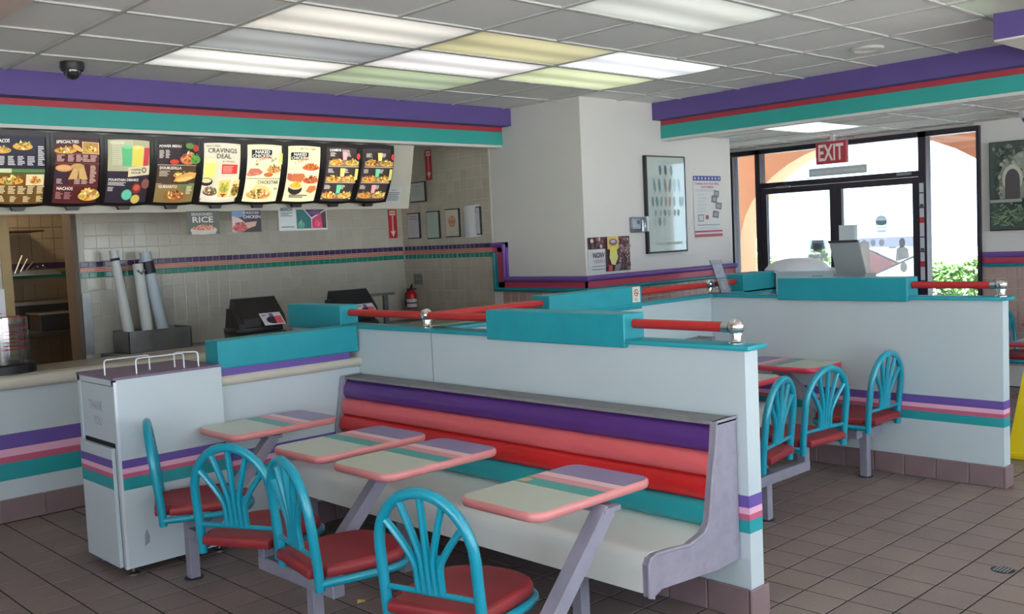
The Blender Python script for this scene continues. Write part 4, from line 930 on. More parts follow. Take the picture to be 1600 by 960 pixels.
# ---- paper signs
def sheet(nm, pr, lab, cat, grp=None): return tag(pr.mb.build(nm, pr.mats), lab, cat, grp)
p = Print(fwall(6.60, 3.155, 3.40, 1.685, 1.885), 1.2); p.rect(0, 0, 1, 1, (92, 96, 92)); p.rect(0, .8, 1, 1, (50, 44, 46)); p.text('NOW SERVING', .12, .86, .07, (130, 90, 90), w=.5); p.text('SEASONED', .14, .66, .1, (214, 214, 206), w=.66); p.text('RICE', .15, .42, .2, (226, 226, 216), w=.66)
p.ell(.5, .14, .42, .16, (206, 196, 190)); p.food(.5, .24, .34, .11, [(206, 150, 120), (220, 170, 140), (190, 120, 96)], 24, 61); p.rect(.1, 0, .86, .13, (196, 192, 190));
sheet('rice_sign', p, 'grey paper sign reading SEASONED RICE hanging below the menu boards', 'sign')
p = Print(fwall(6.60, 3.50, 3.735, 1.69, 1.885), 1.2); p.rect(0, 0, 1, 1, (58, 50, 62)); p.poly([(0, .55), (0, 1), (.5, 1), (.42, .6), (.1, .5)], (120, 140, 176)); p.text('SHREDDED', .38, .68, .09, (206, 206, 216), w=.58); p.text('CHICKEN', .38, .52, .11, (232, 232, 236), w=.6)
p.poly([(0, 0), (0, .62), (.3, .5), (.6, .2), (.3, .0)], (216, 196, 190)); p.food(.26, .22, .24, .2, [(190, 90, 96), (206, 120, 120), (170, 70, 80)], 20, 62); p.poly([(.45, .36), (.84, .4), (.78, .22), (.5, .12)], (206, 170, 150))
sheet('chicken_sign', p, 'purple-blue paper sign reading SHREDDED CHICKEN below the menu boards', 'sign')
p = Print(fwall(6.60, 3.885, 4.31, 1.69, 1.885), 2.1); p.rect(0, 0, 1, 1, (214, 218, 220)); p.rect(.36, .07, .985, .96, (70, 56, 90)); p.poly([(.36, .07), (.36, .96), (.44, .96), (.66, .5), (.66, .07)], (40, 104, 108)); p.poly([(.68, .07), (.68, .48), (.985, .8), (.985, .07)], (70, 50, 60)); p.poly([(.68, .07), (.68, .46), (.88, .64), (.9, .07)], (206, 60, 104)); p.poly([(.44, .98), (.46, .98), (.675, .5), (.985, .82), (.985, .78), (.68, .44), (.68, .07), (.665, .07), (.665, .46)], (214, 218, 220))
p.food(.45, .26, .07, .2, [(90, 150, 130), (120, 170, 150)], 8, 63); p.food(.8, .3, .06, .16, [(230, 90, 130), (240, 130, 160)], 8, 64); p.food(.74, .74, .12, .14, [(110, 70, 120), (140, 90, 140)], 8, 65); p.text('BEACH', .03, .76, .13, (70, 80, 84), w=.24); p.lines(.03, .55, .28, .72, 3, (90, 96, 100), 4, .4); p.lines(.03, .12, .3, .17, 1, (60, 64, 66), 5, .6)
sheet('drinks_sign', p, 'white framed sign with teal, purple and pink drink photos below the menu boards', 'sign')
p = Print(lambda u, v, l: (4.86+.16*u, 6.535+.05*(1-v)-.002-l, 1.885+.14*v), 1.1); p.rect(0, 0, 1, 1, (196, 198, 196)); p.text('NOTICE', .34, .74, .07, (90, 90, 96), w=.3); 
for k in range(5): p.rect(.12+.02*(k % 2), .6-.1*k, .88-.03*(k % 3), .64-.1*k, (96, 96, 102))
sheet('notice_sheet', p, 'grey notice sheet on the header panel right of the last menu board', 'sign')
def fire_sign(fn, lab):
    p = Print(fn, .27); p.rect(0, 0, 1, 1, (196, 34, 44)); p.rect(.16, .8, .84, .96, (230, 214, 210)); p.text('FIRE', .22, .845, .07, (196, 34, 44), w=.56); p.poly([(.42, .78), (.58, .78), (.58, .24), (.8, .26), (.5, .04), (.2, .26), (.42, .24)], (232, 224, 220)); p.rect(.47, .3, .53, .74, (196, 34, 44))
    sheet('fire_arrow_sign', p, lab, 'sign', 'red fire extinguisher arrow signs')
def cwall(y0, y1, z0, z1, d=.0): return lambda u, v, l: (5.972-d-l, y0+(y1-y0)*u, z0+(z1-z0)*v)
fire_sign(cwall(7.395, 7.30, 2.145, 2.43), 'red and white arrow sign high on the tile wall above the certificates')
fire_sign(fwall(7.818, 5.812, 5.915, 1.61, 1.89), 'red and white arrow sign just below the header panel corner')
def cert(y0, y1, z0, z1, c, lab, deco):
    t = thing('framed_certificate', (5.97, (y0+y1)/2, z0), lab, 'frame', 'framed papers on the tile wall')
    MB().rbox(5.955, 5.973, y1, y0, z0, z1, .003, 1, sm=False).build('frame', M['black'], t)
    p = Print(cwall(y0-.008, y1+.008, z0+.01, z1-.01, .0175), abs(y1-y0)/(z1-z0)); p.rect(0, 0, 1, 1, c); deco(p); p.build('paper', t)
cert(7.64, 7.40, 1.945, 2.14, (196, 206, 196), 'small framed green certificate above the row of four', lambda p: (p.rect(.3, .78, .7, .82, (150, 160, 156)), p.lines(.2, .3, .8, .7, 5, (170, 180, 176), 3, .25)))
cert(7.705, 7.515, 1.595, 1.845, (186, 186, 190), 'framed certificate with dark heading lines, leftmost in the row of four', lambda p: (p.rect(.15, .88, .85, .91, (110, 110, 116)), p.rect(.12, .77, .88, .8, (100, 100, 106)), p.lines(.15, .1, .8, .7, 8, (160, 160, 166), 3, .2)))
cert(7.405, 7.215, 1.585, 1.848, (172, 190, 178), 'framed pale green certificate, second in the row of four', lambda p: (p.rect(.35, .93, .65, .95, (140, 156, 146)), p.lines(.15, .1, .85, .9, 12, (156, 174, 162), 4, .2)))
cert(7.125, 6.925, 1.59, 1.855, (206, 200, 184), 'framed certificate with an orange round seal, third in the row of four', lambda p: (p.ell(.5, .56, .28, .22, (190, 130, 96)), p.ell(.5, .56, .24, .185, (206, 156, 120)), p.rect(.26, .5, .74, .6, (190, 130, 96)), p.lines(.2, .08, .8, .2, 3, (170, 160, 140), 3, .25)))
cert(6.83, 6.63, 1.60, 1.855, (206, 206, 210), 'loose white permit sheet curling over its black frame, rightmost in the row of four', lambda p: (p.ell(.16, .86, .06, .04, (90, 90, 96)), p.lines(.4, .8, .9, .9, 3, (120, 120, 126), 3, .3), p.lines(.1, .3, .9, .36, 2, (130, 130, 136), 3, .3), p.rect(.1, .93, .9, .94, (120, 120, 120))))
# curled sheet on top
MB().add([(5.950-.012*math.sin(k*.8), 6.845-.205*k/6, 1.575+.012*k/6+.29*j) for j in (0, 1) for k in range(7)], [(k, k+1, 8+k, 7+k) for k in range(6)], 0, True).build('curled_sheet', M['paper'], [o for o in D.objects if o.name.startswith('framed_certificate')][-1])
# ---- fire extinguisher on the tile wall
fe = thing('fire_extinguisher', (5.94, 7.645, .92), 'small red fire extinguisher with white label on the tile wall', 'extinguisher')
MB().lathe([(.0005, .915), (.045, .915), (.05, .925), (.05, 1.05), (.042, 1.075), (.02, 1.09), (.018, 1.1)], (5.915, 7.645, 0), 18).build('cylinder', M['red_gloss'], fe)
MB().box(5.88, 5.95, 7.61, 7.68, 1.1, 1.112).tube([(5.915, 7.66, 1.11), (5.89, 7.60, 1.15)], .008, 8).tube([(5.915, 7.66, 1.10), (5.885, 7.59, 1.13)], .006, 8).build('handle', M['black'], fe)
MB().tube([(5.915, 7.68, 1.10), (5.90, 7.71, 1.06), (5.895, 7.712, .96), (5.90, 7.70, .93)], .010, 8).build('hose', M['black'], fe)
MB().lathe([(.0512, .93), (.0512, 1.01)], (5.915, 7.645, 0), 18).build('label', M['paper'], fe); MB().lathe([(.053, .965), (.053, .977)], (5.915, 7.645, 0), 18).build('strap', M['black'], fe)
p = Print(cwall(7.665, 7.533, 1.147, 1.25), .9); p.rect(0, 0, 1, 1, (120, 120, 120)); p.text('PULL', .2, .45, .12, (170, 170, 170), w=.6)
sheet('wall_plate', p, 'small grey metal plate above the fire extinguisher', 'plate')
# ---- picture wall
pf = thing('framed_poster', (7.05, 5.40, 1.36), 'tall framed poster with rows of blue and grey feathers', 'picture')
X0, X1, Z0, Z1 = 6.765, 7.342, 1.364, 2.217
MB().box(X0, X0+.022, 5.37, 5.4, Z0, Z1).box(X1-.010, X1, 5.375, 5.4, Z0, Z1).box(X0, X1, 5.375, 5.4, Z1-.010, Z1).box(X0, X1, 5.375, 5.4, Z0, Z0+.016).build('frame', M['black'], pf)
p = Print(fwall(5.382, X0+.02, X1-.008, Z0+.012, Z1-.008), .65); p.rect(0, 0, 1, 1, (236, 242, 234)); FC = [(120, 134, 142), (158, 172, 174), (124, 178, 196), (186, 178, 166), (140, 178, 174), (176, 190, 188)]
R = random.Random(5)
for v, us, h, c in ((.86, (.36, .5, .65), .055, (0, 0, 1)), (.70, (.2, .33, .48, .6, .72, .84), .075, (5, 2, 3, 1, 4, 1)), (.53, (.14, .25, .36, .48, .58, .7, .86, .92), .055, (1, 4, 5, 3, 3, 3, 4, 5)), (.41, (.2, .33, .44, .55, .7, .8), .035, (5, 1, 0, 1, 1, 5)), (.32, (.18, .3, .42), .045, (5, 0, 1))):
    for u, k in zip(us, c):
        a_ = R.uniform(-.18, .18); p.ell(u, v, .035, h, FC[k], a_, 12); p.rect(u-.003, v-h*1.25, u+.003, v+h*.6, (120, 110, 104))
p.text('WILD FEATHERS', .18, .07, .028, (186, 190, 180), w=.7); p.lines(.3, .12, .7, .15, 2, (190, 196, 188), 3, .2)
p.build('print', pf); MB().box(X0+.015, X1-.006, 5.3765, 5.378, Z0+.012, Z1-.008).build('glass', glass('pane_gloss', (250, 252, 252), .07, .05), pf)
p = Print(fwall(5.398, 7.487, 7.926, 1.485, 2.05), .78); p.rect(0, 0, 1, 1, (214, 216, 216)); p.rect(0, .92, 1, 1, (70, 70, 140))
for k in range(8):
    cx_, cy_ = .07+k*.123, .96; p.poly([(cx_+(.034 if q % 2 == 0 else .014)*math.sin(q*PI/5), cy_+(.034 if q % 2 == 0 else .014)*.9*math.cos(q*PI/5)) for q in range(10)], (232, 232, 240))
p.text('THANK YOU TACO BELL', .06, .855, .032, (176, 60, 70), w=.88); p.text('CUSTOMERS!', .26, .80, .032, (176, 60, 70), w=.48); p.lines(.08, .745, .94, .785, 2, (150, 150, 156), 1, .25)
for k in range(7): p.lines(.12, .68-k*.055, .52, .71-k*.055, 2, (160, 160, 166), k, .25)
for u, v, w_ in ((.72, .66, .17), (.62, .57, .2), (.76, .46, .22), (.66, .32, .2)): p.poly([(u, v), (u+w_, v-.02), (u+w_+.03, v+.09), (u+.02, v+.11)], (96, 98, 102)); p.poly([(u+.04, v+.02), (u+w_-.03, v+.01), (u+w_-.01, v+.07), (u+.05, v+.08)], (150, 150, 152))
p.rect(.13, .25, .33, .37, (150, 150, 152)); p.rect(.16, .27, .3, .35, (200, 200, 200)); p.ell(.45, .32, .06, .04, (170, 60, 66)); p.rect(.1, .19, .9, .20, (110, 110, 116)); p.lines(.14, .13, .9, .165, 2, (170, 170, 174), 8, .2)
p.rect(0, .075, 1, .105, (176, 70, 86)); p.rect(0, .0, 1, .045, (176, 70, 86))
sheet('thank_you_poster', p, 'white poster with starred blue top and red stripes thanking customers, right of the feather poster', 'poster')
hp = thing('hiring_poster', (6.28, 5.395, 1.24), 'collage poster reading NOW HIRING beside the column corner', 'poster')
p = Print(fwall(5.398, 6.012, 6.545, 1.24, 1.53), 1.85); p.rect(0, 0, 1, 1, (88, 60, 66)); p.rect(0, 0, .4, .66, (214, 216, 218)); R = random.Random(9)
for k in range(170):
    u = R.uniform(.68, .98); v = R.uniform(.03, .97); p.ell(u, v, R.uniform(.008, .022), R.uniform(.015, .06), R.choice([(160, 120, 116), (66, 52, 60), (176, 168, 168), (140, 66, 74), (96, 86, 100), (110, 90, 90)]), R.uniform(0, 3), 7)
for k in range(14): p.ell(R.uniform(.03, .4), R.uniform(.7, .96), .03, .06, R.choice([(226, 150, 160), (90, 84, 90), (206, 200, 200), (120, 90, 96)]), R.uniform(0, 3), 7)
p.rect(.41, .64, .68, 1, (214, 180, 96)); p.ell(.55, .84, .1, .1, (110, 90, 110)); p.ell(.55, .86, .06, .05, (190, 170, 190)); p.poly([(.47, .6), (.62, .6), (.66, .4), (.58, .18), (.5, .2), (.45, .4)], (216, 210, 130)); p.ell(.55, .62, .09, .1, (214, 206, 80)); p.poly([(.42, .2), (.52, .16), (.5, .02), (.42, .02)], (190, 80, 70)); p.poly([(.58, .18), (.68, .2), (.68, .02), (.56, .02)], (140, 136, 140))
p.text('NOW', .06, .42, .15, (60, 62, 68), w=.28); p.text('HIRING', .08, .26, .11, (190, 160, 176), w=.26); p.rect(.03, .17, .39, .185, (120, 120, 126)); p.rect(.02, .08, .4, .095, (90, 90, 96))
p.build('print', hp)
th = thing('thermostat', (6.65, 5.38, 1.55), 'clear covered wall thermostat left of the feather poster', 'thermostat')
MB().rbox(6.575, 6.68, 5.37, 5.401, 1.585, 1.675, .006, 2).build('body', M['white_plastic'], th); MB().box(6.62, 6.655, 5.366, 5.371, 1.625, 1.66).build('display', mat('lcd', (130, 136, 132), .3), th)
MB().rbox(6.555, 6.735, 5.352, 5.402, 1.552, 1.688, .008, 2).build('cover', M['acrylic'], th); MB().box(6.738, 6.76, 5.35, 5.401, 1.56, 1.69).build('edge_block', M['white_plastic'], th)
# ---- exit sign, painting, door posters
ex = thing('exit_sign', (8.9, 4.78, 2.35), 'red EXIT sign hanging in front of the entrance doors', 'sign')
MB().rbox(8.9, 8.945, 4.628, 4.949, 2.135, 2.348, .004, 1, sm=False).build('housing', mat('exit_red', (168, 46, 58), .4), ex)
p = Print(vwall(8.8995, 4.949, 4.628, 2.135, 2.348), 1.5); MB().box(8.91, 8.935, 4.76, 4.80, 2.347, 2.412).build('bracket', M['paint_white'], ex); p.text('EXIT', .07, .16, .72, (236, 226, 222), w=.84); p.build('lettering', ex)
pt = thing('painting', (9.38, 2.9, 1.4), 'large dark green garden painting with a white arch on the right wall', 'picture')
MB().rbox(9.345, 9.4, 2.5, 3.485, 1.418, 2.215, .004, 1, sm=False).build('frame', mat('paint_frame', (44, 44, 46), .4), pt)
p = Print(vwall(9.344, 3.475, 2.51, 1.43, 2.205), 1.25); p.rect(0, 0, 1, 1, (70, 82, 78)); R = random.Random(12)
for k in range(420): p.ell(R.random()*.94+.03, .03+R.random()*.94, R.uniform(.008, .024), R.uniform(.01, .03), R.choice([(56, 72, 62), (86, 104, 92), (104, 122, 108), (70, 90, 74), (120, 134, 120)]), R.uniform(0, 3), 6)
p.poly([(.1, .35), (.1, .62), (.15, .8), (.3, .88), (.5, .85), (.6, .6), (.6, .35)], (140, 146, 134)); [p.ell(R.uniform(.1, .6), R.uniform(.38, .86), .02, .02, R.choice([(110, 120, 106), (150, 154, 144), (88, 100, 86), (166, 168, 156)]), R.uniform(0, 3), 6) for k in range(120)]; p.ell(.22, .58, .09, .16, (190, 186, 172)); p.ell(.22, .56, .065, .13, (76, 70, 72)); p.rect(.155, .35, .285, .56, (76, 70, 72)); p.rect(.02, .31, .3, .345, (150, 156, 150))
for k in range(40): p.ell(R.uniform(.05, .3), R.uniform(.03, .25), .04, .008, R.choice([(120, 146, 112), (90, 116, 90)]), R.uniform(-1, 1), 6)
for k in range(26): p.ell(R.uniform(.32, .6), R.uniform(.25, .5), .03, .03, R.choice([(196, 150, 60), (176, 90, 66), (110, 130, 70)]), 0, 6)
p.build('canvas', pt)
gp = [0]
def gfilm(lab, y0, y1, z0, z1, polys, nm='door_poster', cat='poster'):
    t = thing(nm, (9.38, (y0+y1)/2, z0), lab, cat)
    for k, (pl_, c, a) in enumerate(polys):
        f = vwall(9.379-.0004*k, y0, y1, z0, z1)
        MB().add([f(u, v, 0) for u, v in pl_], [tuple(range(len(pl_)))]).build('film', film('film_%d_%d_%d_%d' % (*c, int(a*100)), c, a), t)
Q = lambda a, b, c, d: [(a, b), (c, b), (c, d), (a, d)]
def E2(u, v, ru, rv, n=14): return [(u+ru*math.cos(2*PI*k/n), v+rv*math.sin(2*PI*k/n)) for k in range(n)]
gfilm('large see-through poster in purple, coral and teal triangles on the right entrance door', 4.765, 4.206, 1.0, 1.395,
    [([(0, 0), (.2, 0), (1, .5), (1, 1), (0, 1)], (150, 120, 180), .55), ([(0, .05), (0, .82), (.75, .33), (.2, 0)], (240, 120, 130), .6), ([(.2, 0), (1, .5), (1, 0)], (100, 190, 180), .55),
     ([(0, .80), (0, .84), (.76, .35), (.73, .32)], (240, 240, 244), .9), ([(.15, 0), (.2, 0), (1, .48), (1, .53)], (240, 240, 244), .9), (E2(.1, .87, .05, .09), (240, 236, 246), .6), (E2(.27, .87, .045, .09), (240, 236, 246), .6), (E2(.43, .87, .05, .09), (240, 236, 246), .6),
     (E2(.8, .85, .055, .12), (120, 96, 90), .55), ([(.68, .4), (.92, .48), (.9, .7), (.8, .78), (.7, .7)], (96, 90, 90), .5), (E2(.09, .55, .05, .1), (130, 90, 80), .5), ([(.02, .1), (.18, .1), (.16, .45), (.04, .45)], (110, 100, 96), .45), (E2(.82, .25, .06, .13), (100, 80, 76), .5), (Q(.56, .72, .7, .76), (240, 240, 246), .6), (Q(.3, .6, .38, .63), (240, 240, 246), .6)])
gfilm('small round-topped grey window cling above the door poster', 4.585, 4.468, 1.444, 1.613, [(Q(0, .42, 1, .7)+[], (110, 130, 126), .7), (E2(.5, .7, .5, .3), (110, 130, 126), .7), (Q(.05, .25, .95, .34), (120, 170, 170), .6), (Q(.1, 0, .9, .15), (120, 170, 170), .6)], 'window_cling', 'sticker')
gfilm('bell-shaped restaurant cling with a white label on the left entrance door', 5.335, 5.105, 1.165, 1.402, [(Q(.1, .55, .9, .95), (110, 190, 160), .45), ([(.1, .4), (.9, .4), (.78, .95), (.25, .95)], (90, 96, 96), .7), (Q(.28, .45, .72, .8), (70, 76, 84), .6), (Q(.0, 0, 1, .4), (150, 140, 190), .6), (Q(.06, .14, .6, .32), (240, 240, 246), .9), (Q(.66, .14, .94, .32), (240, 240, 246), .9)], 'window_cling', 'sticker')
tl = Print(lambda u, v, l: (9.385-l, 5.30-.635*u, 2.045+.085*v), 7.5); tl.rect(0, 0, 1, 1, (196, 204, 204)); tl.text('THESE DOORS TO REMAIN UNLOCKED DURING BUSINESS HOURS', .03, .3, .34, (232, 238, 238), w=.94)
tag(tl.mb.build('transom_strip', tl.mats), 'long narrow grey notice strip on the glass above the entrance doors', 'sign')
# ---- things behind the right half wall
bn = thing('domed_bin', (7.9, 4.60, 0), 'blue litter bin with a rounded white dome behind the right half wall', 'bin')
MB().lathe([(.24, 0), (.27, .02), (.28, 1.0), (.27, 1.05)], (7.9, 4.60, 0), 28).build('body', M['blue_plastic'], bn); MB().lathe([(.27, 1.05), (.30, 1.06), (.31, 1.10), (.285, 1.165)], (7.9, 4.60, 0), 28).build('lid_band', M['blue_plastic'], bn); MB().lathe([(.285, 1.165), (.25, 1.205), (.19, 1.24), (.10, 1.26), (.0005, 1.265)], (7.9, 4.60, 0), 28).build('dome_lid', M['white_plastic'], bn)
w2 = thing('waste_cabinet', (6.75, 3.75, 0), 'second white waste cabinet, only its top showing behind the right half wall', 'cabinet')
MB().box(6.56, 7.06, 3.53, 4.0, .05, 1.20).build('body', M['laminate_white'], w2); MB().box(6.55, 7.07, 3.53, 4.01, 1.20, 1.215).build('top', M['laminate_white'], w2)
p = Print(vwall(6.559, 4.0, 3.53, .5, 1.2), .75); p.text('THANK YOU', .12, .88, .045, (236, 226, 236), w=.5); p.rect(.64, .86, .82, .97, (150, 150, 156)); p.build('lettering', w2)
hs_ = thing('sign_holder', (6.5, 3.38, 1.2), 'tall grey leaning sign holder seen from behind, above the right teal box', 'sign holder')
MB().add([(6.53, 3.49, 1.19), (6.53, 3.27, 1.19), (6.48, 3.30, 1.43), (6.48, 3.52, 1.43), (6.545, 3.49, 1.19), (6.545, 3.27, 1.19), (6.495, 3.30, 1.43), (6.495, 3.52, 1.43)], [(0, 1, 2, 3)[::-1], (4, 5, 6, 7), (0, 4, 5, 1), (1, 5, 6, 2), (2, 6, 7, 3), (3, 7, 4, 0)]).build('panel', mat('holder_grey', (142, 148, 150), .5), hs_)
MB().box(6.47, 6.50, 3.30, 3.52, 1.415, 1.432).build('clip', M['ink'], hs_); MB().box(6.50, 6.66, 3.26, 3.49, 1.15, 1.19).build('base', mat('holder_grey', (142, 148, 150), .5), hs_)
MB().box(6.52, 6.62, 3.26, 3.42, 0, 1.15).build('stand_post', mat('holder_grey', (142, 148, 150), .5), hs_)
sb = tag(MB().box(7.99, 8.05, 4.10, 4.24, 1.38, 1.535).build('card_box', mat('pale_card', (200, 212, 214), .5)), 'small pale card box above the grey sign holder', 'box')
MB().box(7.95, 8.1, 4.02, 4.22, 0, 1.38).build('pedestal', M['paint_white'], sb)
ac = thing('brochure_holder', (5.83, 4.02, 1.095), 'clear acrylic holder with a leaflet leaning on the corner of the far half wall', 'sign holder')
f = lambda u, v, l: (5.74+.12*u+.03*(1-v)-l*.5, 4.06-.02*u-.02*(1-v)-l, 1.10+.235*v)
f = lambda u, v, l: (5.775+.135*u+.05*(1-v), 4.045-.05*(1-v)-l, 1.098+.238*v)
p = Print(f, .55); p.rect(.08, .46, .92, .86, (206, 212, 222)); p.rect(.1, .02, .9, .44, (170, 176, 192)); p.rect(.34, .12, .62, .34, (222, 200, 170)); p.ell(.4, .62, .12, .06, (190, 180, 196)); p.ell(.66, .7, .1, .05, (180, 200, 190)); p.build('leaflet', ac)
MB().add([f(0, 0, .006), f(1, 0, .006), f(1, 1, .006), f(0, 1, .006), f(0, 0, -.006), f(1, 0, -.006), f(1, 1, -.006), f(0, 1, -.006)], [(0, 1, 2, 3), (7, 6, 5, 4), (0, 4, 5, 1), (1, 5, 6, 2), (2, 6, 7, 3), (3, 7, 4, 0)]).build('holder', M['acrylic'], ac)
# far right tables, chair, wet-floor sign
def slab(lab, x0, x1, y0, y1, z=.675, m='edge_rose'):
    t = thing('dining_table', ((x0+x1)/2, (y0+y1)/2, 0), lab, 'table', 'tables beyond the right half wall')
    MB().rbox(x0, x1, y0, y1, z-.032, z-.003, .014, 3).build('table_edge', M[m], t); MB().rbox(x0+.01, x1-.01, y0+.01, y1-.01, z-.006, z, .002, 1, sm=False).build('top', M['table_cream'], t)
    MB().box(x0+.01, x0+.12, y0+.01, y1-.01, z-.003, z+.0006).build('purple_panel', M['t_purple'], t)
    MB().box((x0+x1)/2-.03, (x0+x1)/2+.03, (y0+y1)/2-.03, (y0+y1)/2+.03, 0, z-.03).build('leg', M['frame_grey'], t)
slab('table cut off by the right edge of the photo, nearer the half wall', 7.15, 7.8, 1.95, 2.56)
slab('table at the right edge of the photo, farther back against the tiled wall', 8.55, 9.15, 2.35, 2.95)
dup(c0, (8.75, 3.12, 0), math.radians(-90), 'teal fan-back chair at the right edge, by the far tiled wall', GC)
dup(c0, (7.0, 2.16, 0), math.radians(0), 'teal fan-back chair behind the right half wall end', GC)
wf_ = thing('wet_floor_sign', (6.72, 2.22, 0), 'yellow wet-floor sign standing on the tiles at the right edge', 'sign')
def ap(x, s): return [(x+s*.17, 2.03, 0), (x+s*.17, 2.36, 0), (x+s*.02, 2.30, .56), (x+s*.02, 2.09, .56)]
for s in (-1, 1):
    q = ap(6.72, s); MB().add(q+[(a-s*.014, b, c) for a, b, c in q], [(0, 1, 2, 3), (7, 6, 5, 4), (0, 4, 5, 1), (1, 5, 6, 2), (2, 6, 7, 3), (3, 7, 4, 0)]).build('leaf_board', M['yellow_plastic'], wf_)
    MB().rbox(6.72+s*.17-.02, 6.72+s*.17+.02, 2.01, 2.38, 0, .035, .006, 1).build('foot', M['yellow_plastic'], wf_)
# ---- counter things
def register(x, y, lab, arm):
    t = thing('cash_register', (x, y, .876), lab, 'cash register', 'black cash registers on the counter')
    MB().rbox(x-.17, x+.19, y-.14, y+.16, .876, .96, .02, 2).rbox(x-.2, x+.18, y-.10, y+.10, .95, 1.0, .012, 2).build('base', M['black_plastic'], t)
    # tilted screen housing seen from behind
    pr = [(-.16, 1.03), (-.13, 1.21), (-.06, 1.215), (.10, 1.05), (.12, .99), (-.10, .985)]
    MB().prism([(y+a, z) for a, z in [(-.12, 1.0), (-.10, 1.06), (.04, 1.205), (.07, 1.205), (.14, 1.02), (.10, .99)]], lambda a, z, d: (d, a, z), x-.145, x+.20).build('screen_housing', M['black_plastic'], t)
    MB().prism([(y+a, z) for a, z in [(-.13, .99), (-.12, 1.03), (-.02, 1.14), (.05, 1.14), (.09, .99)]], lambda a, z, d: (d, a, z), x-.19, x-.14).build('card_reader', M['black_plastic'], t)
    MB().box(x-.14, x+.20, y+.035, y+.07, 1.204, 1.209).build('top_edge', mat('grey_edge', (120, 120, 122), .5), t)
    f = lambda u, v, l: (x+.0+.17*u, y-.155+.085*v-l, 1.005+.085*v)
    p = Print(f, 1.5); p.rect(0, 0, 1, 1, (216, 216, 222)); p.rect(.04, .06, .96, .94, (214, 210, 222)); p.ell(.5, .4, .3, .3, (34, 32, 38)); p.rect(.42, .66, .62, .94, (120, 84, 150)); p.rect(.62, .1, .95, .7, (214, 84, 104)); p.text('BEACH', .07, .74, .14, (70, 64, 72), w=.24); p.build('leaflet', t)
    if arm: MB().box(x+.2, x+.47, y+.02, y+.045, 1.135, 1.155).box(x+.36, x+.40, y+.02, y+.045, .876, 1.14).build('side_arm', mat('arm_grey', (96, 98, 104), .4, .5), t)
register(3.60, 6.55, 'black cash register with a beach drinks leaflet above the front teal box', False)
register(4.44, 6.55, 'black cash register with a side arm, half behind the middle teal box', True)
cu = thing('condiment_carousel', (1.86, 6.5, .876), 'clear cylindrical display with red rings on a black base at the left edge', 'display')
MB().lathe([(.0005, .876), (.185, .876), (.185, .925), (.16, .935), (.0005, .935)], (1.86, 6.5, 0), 28).build('base', M['black'], cu)
MB().lathe([(.155, .935), (.155, 1.215)], (1.86, 6.5, 0), 28).build('drum', M['acrylic'], cu); MB().tube([(1.86, 6.5, .93), (1.86, 6.5, 1.22)], .014, 10).build('spindle', M['steel'], cu)
for k in range(5): MB().lathe([(.145, 1.02+.045*k+(.01 if k == 4 else 0)), (.15, 1.024+.045*k), (.145, 1.028+.045*k)], (1.86, 6.5, 0), 28).build('ring', M['red_gloss'], cu)
MB().lathe([(.0005, .97), (.13, .975)], (1.86, 6.5, 0), 20).build('tray', M['acrylic'], cu)
p = Print(fwall(6.62, 1.80, 1.935, 1.21, 1.385), .8); p.rect(0, 0, 1, 1, (214, 214, 216)); 
for r in range(3):
    for c in range(2): p.ell(.3+.36*c, .78-.25*r, .07, .05, (60, 60, 66) if r < 2 else (190, 60, 60))
p.rect(.2, .1, .8, .14, (190, 60, 60)); tag(p.mb.build('code_card', p.mats), 'small white card with dots standing behind the clear display', 'card')
# ---- cup dispenser box and cup sleeves
bx = thing('sleeve_box', (3.28, 7.6, .82), 'stainless box on a ledge holding three tall white sleeves', 'box')
MB().box(3.05, 3.56, 7.50, 7.80, .80, .805).box(3.05, 3.56, 7.50, 7.506, .80, .972).box(3.05, 3.056, 7.50, 7.8, .80, .972).box(3.554, 3.56, 7.50, 7.8, .80, .972).box(3.05, 3.56, 7.794, 7.8, .80, .972).build('body', M['steel'], bx)
MB().box(2.95, 5.95, 7.42, 7.82, .74, .80).build('back_shelf', M['steel'], bx)
def sleeve(p, q, r0, r1, lab, band):
    p, q = Vector(p), Vector(q); t = thing('cup_sleeve', p, lab, 'sleeve', 'white sleeves leaning in the steel box'); n = 12
    MB().tube([p+(q-p)*k/n for k in range(n+1)], [r0+(r1-r0)*k/n for k in range(n+1)], 18).build('tube', mat('sleeve_white', (226, 228, 224), .55) if band != 2 else mat('sleeve_blue', (196, 208, 216), .55), t)
    d = (q-p)
    if band == 1: MB().tube([p+d*.90, p+d*.925], r1+.004, 14).build('clip', M['ink'], t)
    if band == 0:
        c = p+d*.88; MB().tube([c+Vector((-.03, -.042, .03)), c+Vector((0, -.05, 0)), c+Vector((.03, -.042, .03))], .008, 6).build('mark', M['ink_grey'], t)
    if band == 2: MB().tube([p+d*.77, p+d*.90], .049, 18).build('dark_band', mat('band_dark', (44, 40, 48), .5), t); MB().tube([p+d*.90, p+d*1.0], .038, 18).build('cap', M['paper'], t)
sleeve((3.11, 7.60, .82), (3.045, 7.66, 1.60), .044, .032, 'white sleeve leaning left, leftmost of three', 1)
sleeve((3.255, 7.60, .82), (3.22, 7.64, 1.49), .044, .040, 'shorter white sleeve, middle of three, with a grey mark', 0)
sleeve((3.40, 7.62, .82), (3.30, 7.68, 1.58), .047, .045, 'pale blue sleeve with a black band, rightmost of three', 2)
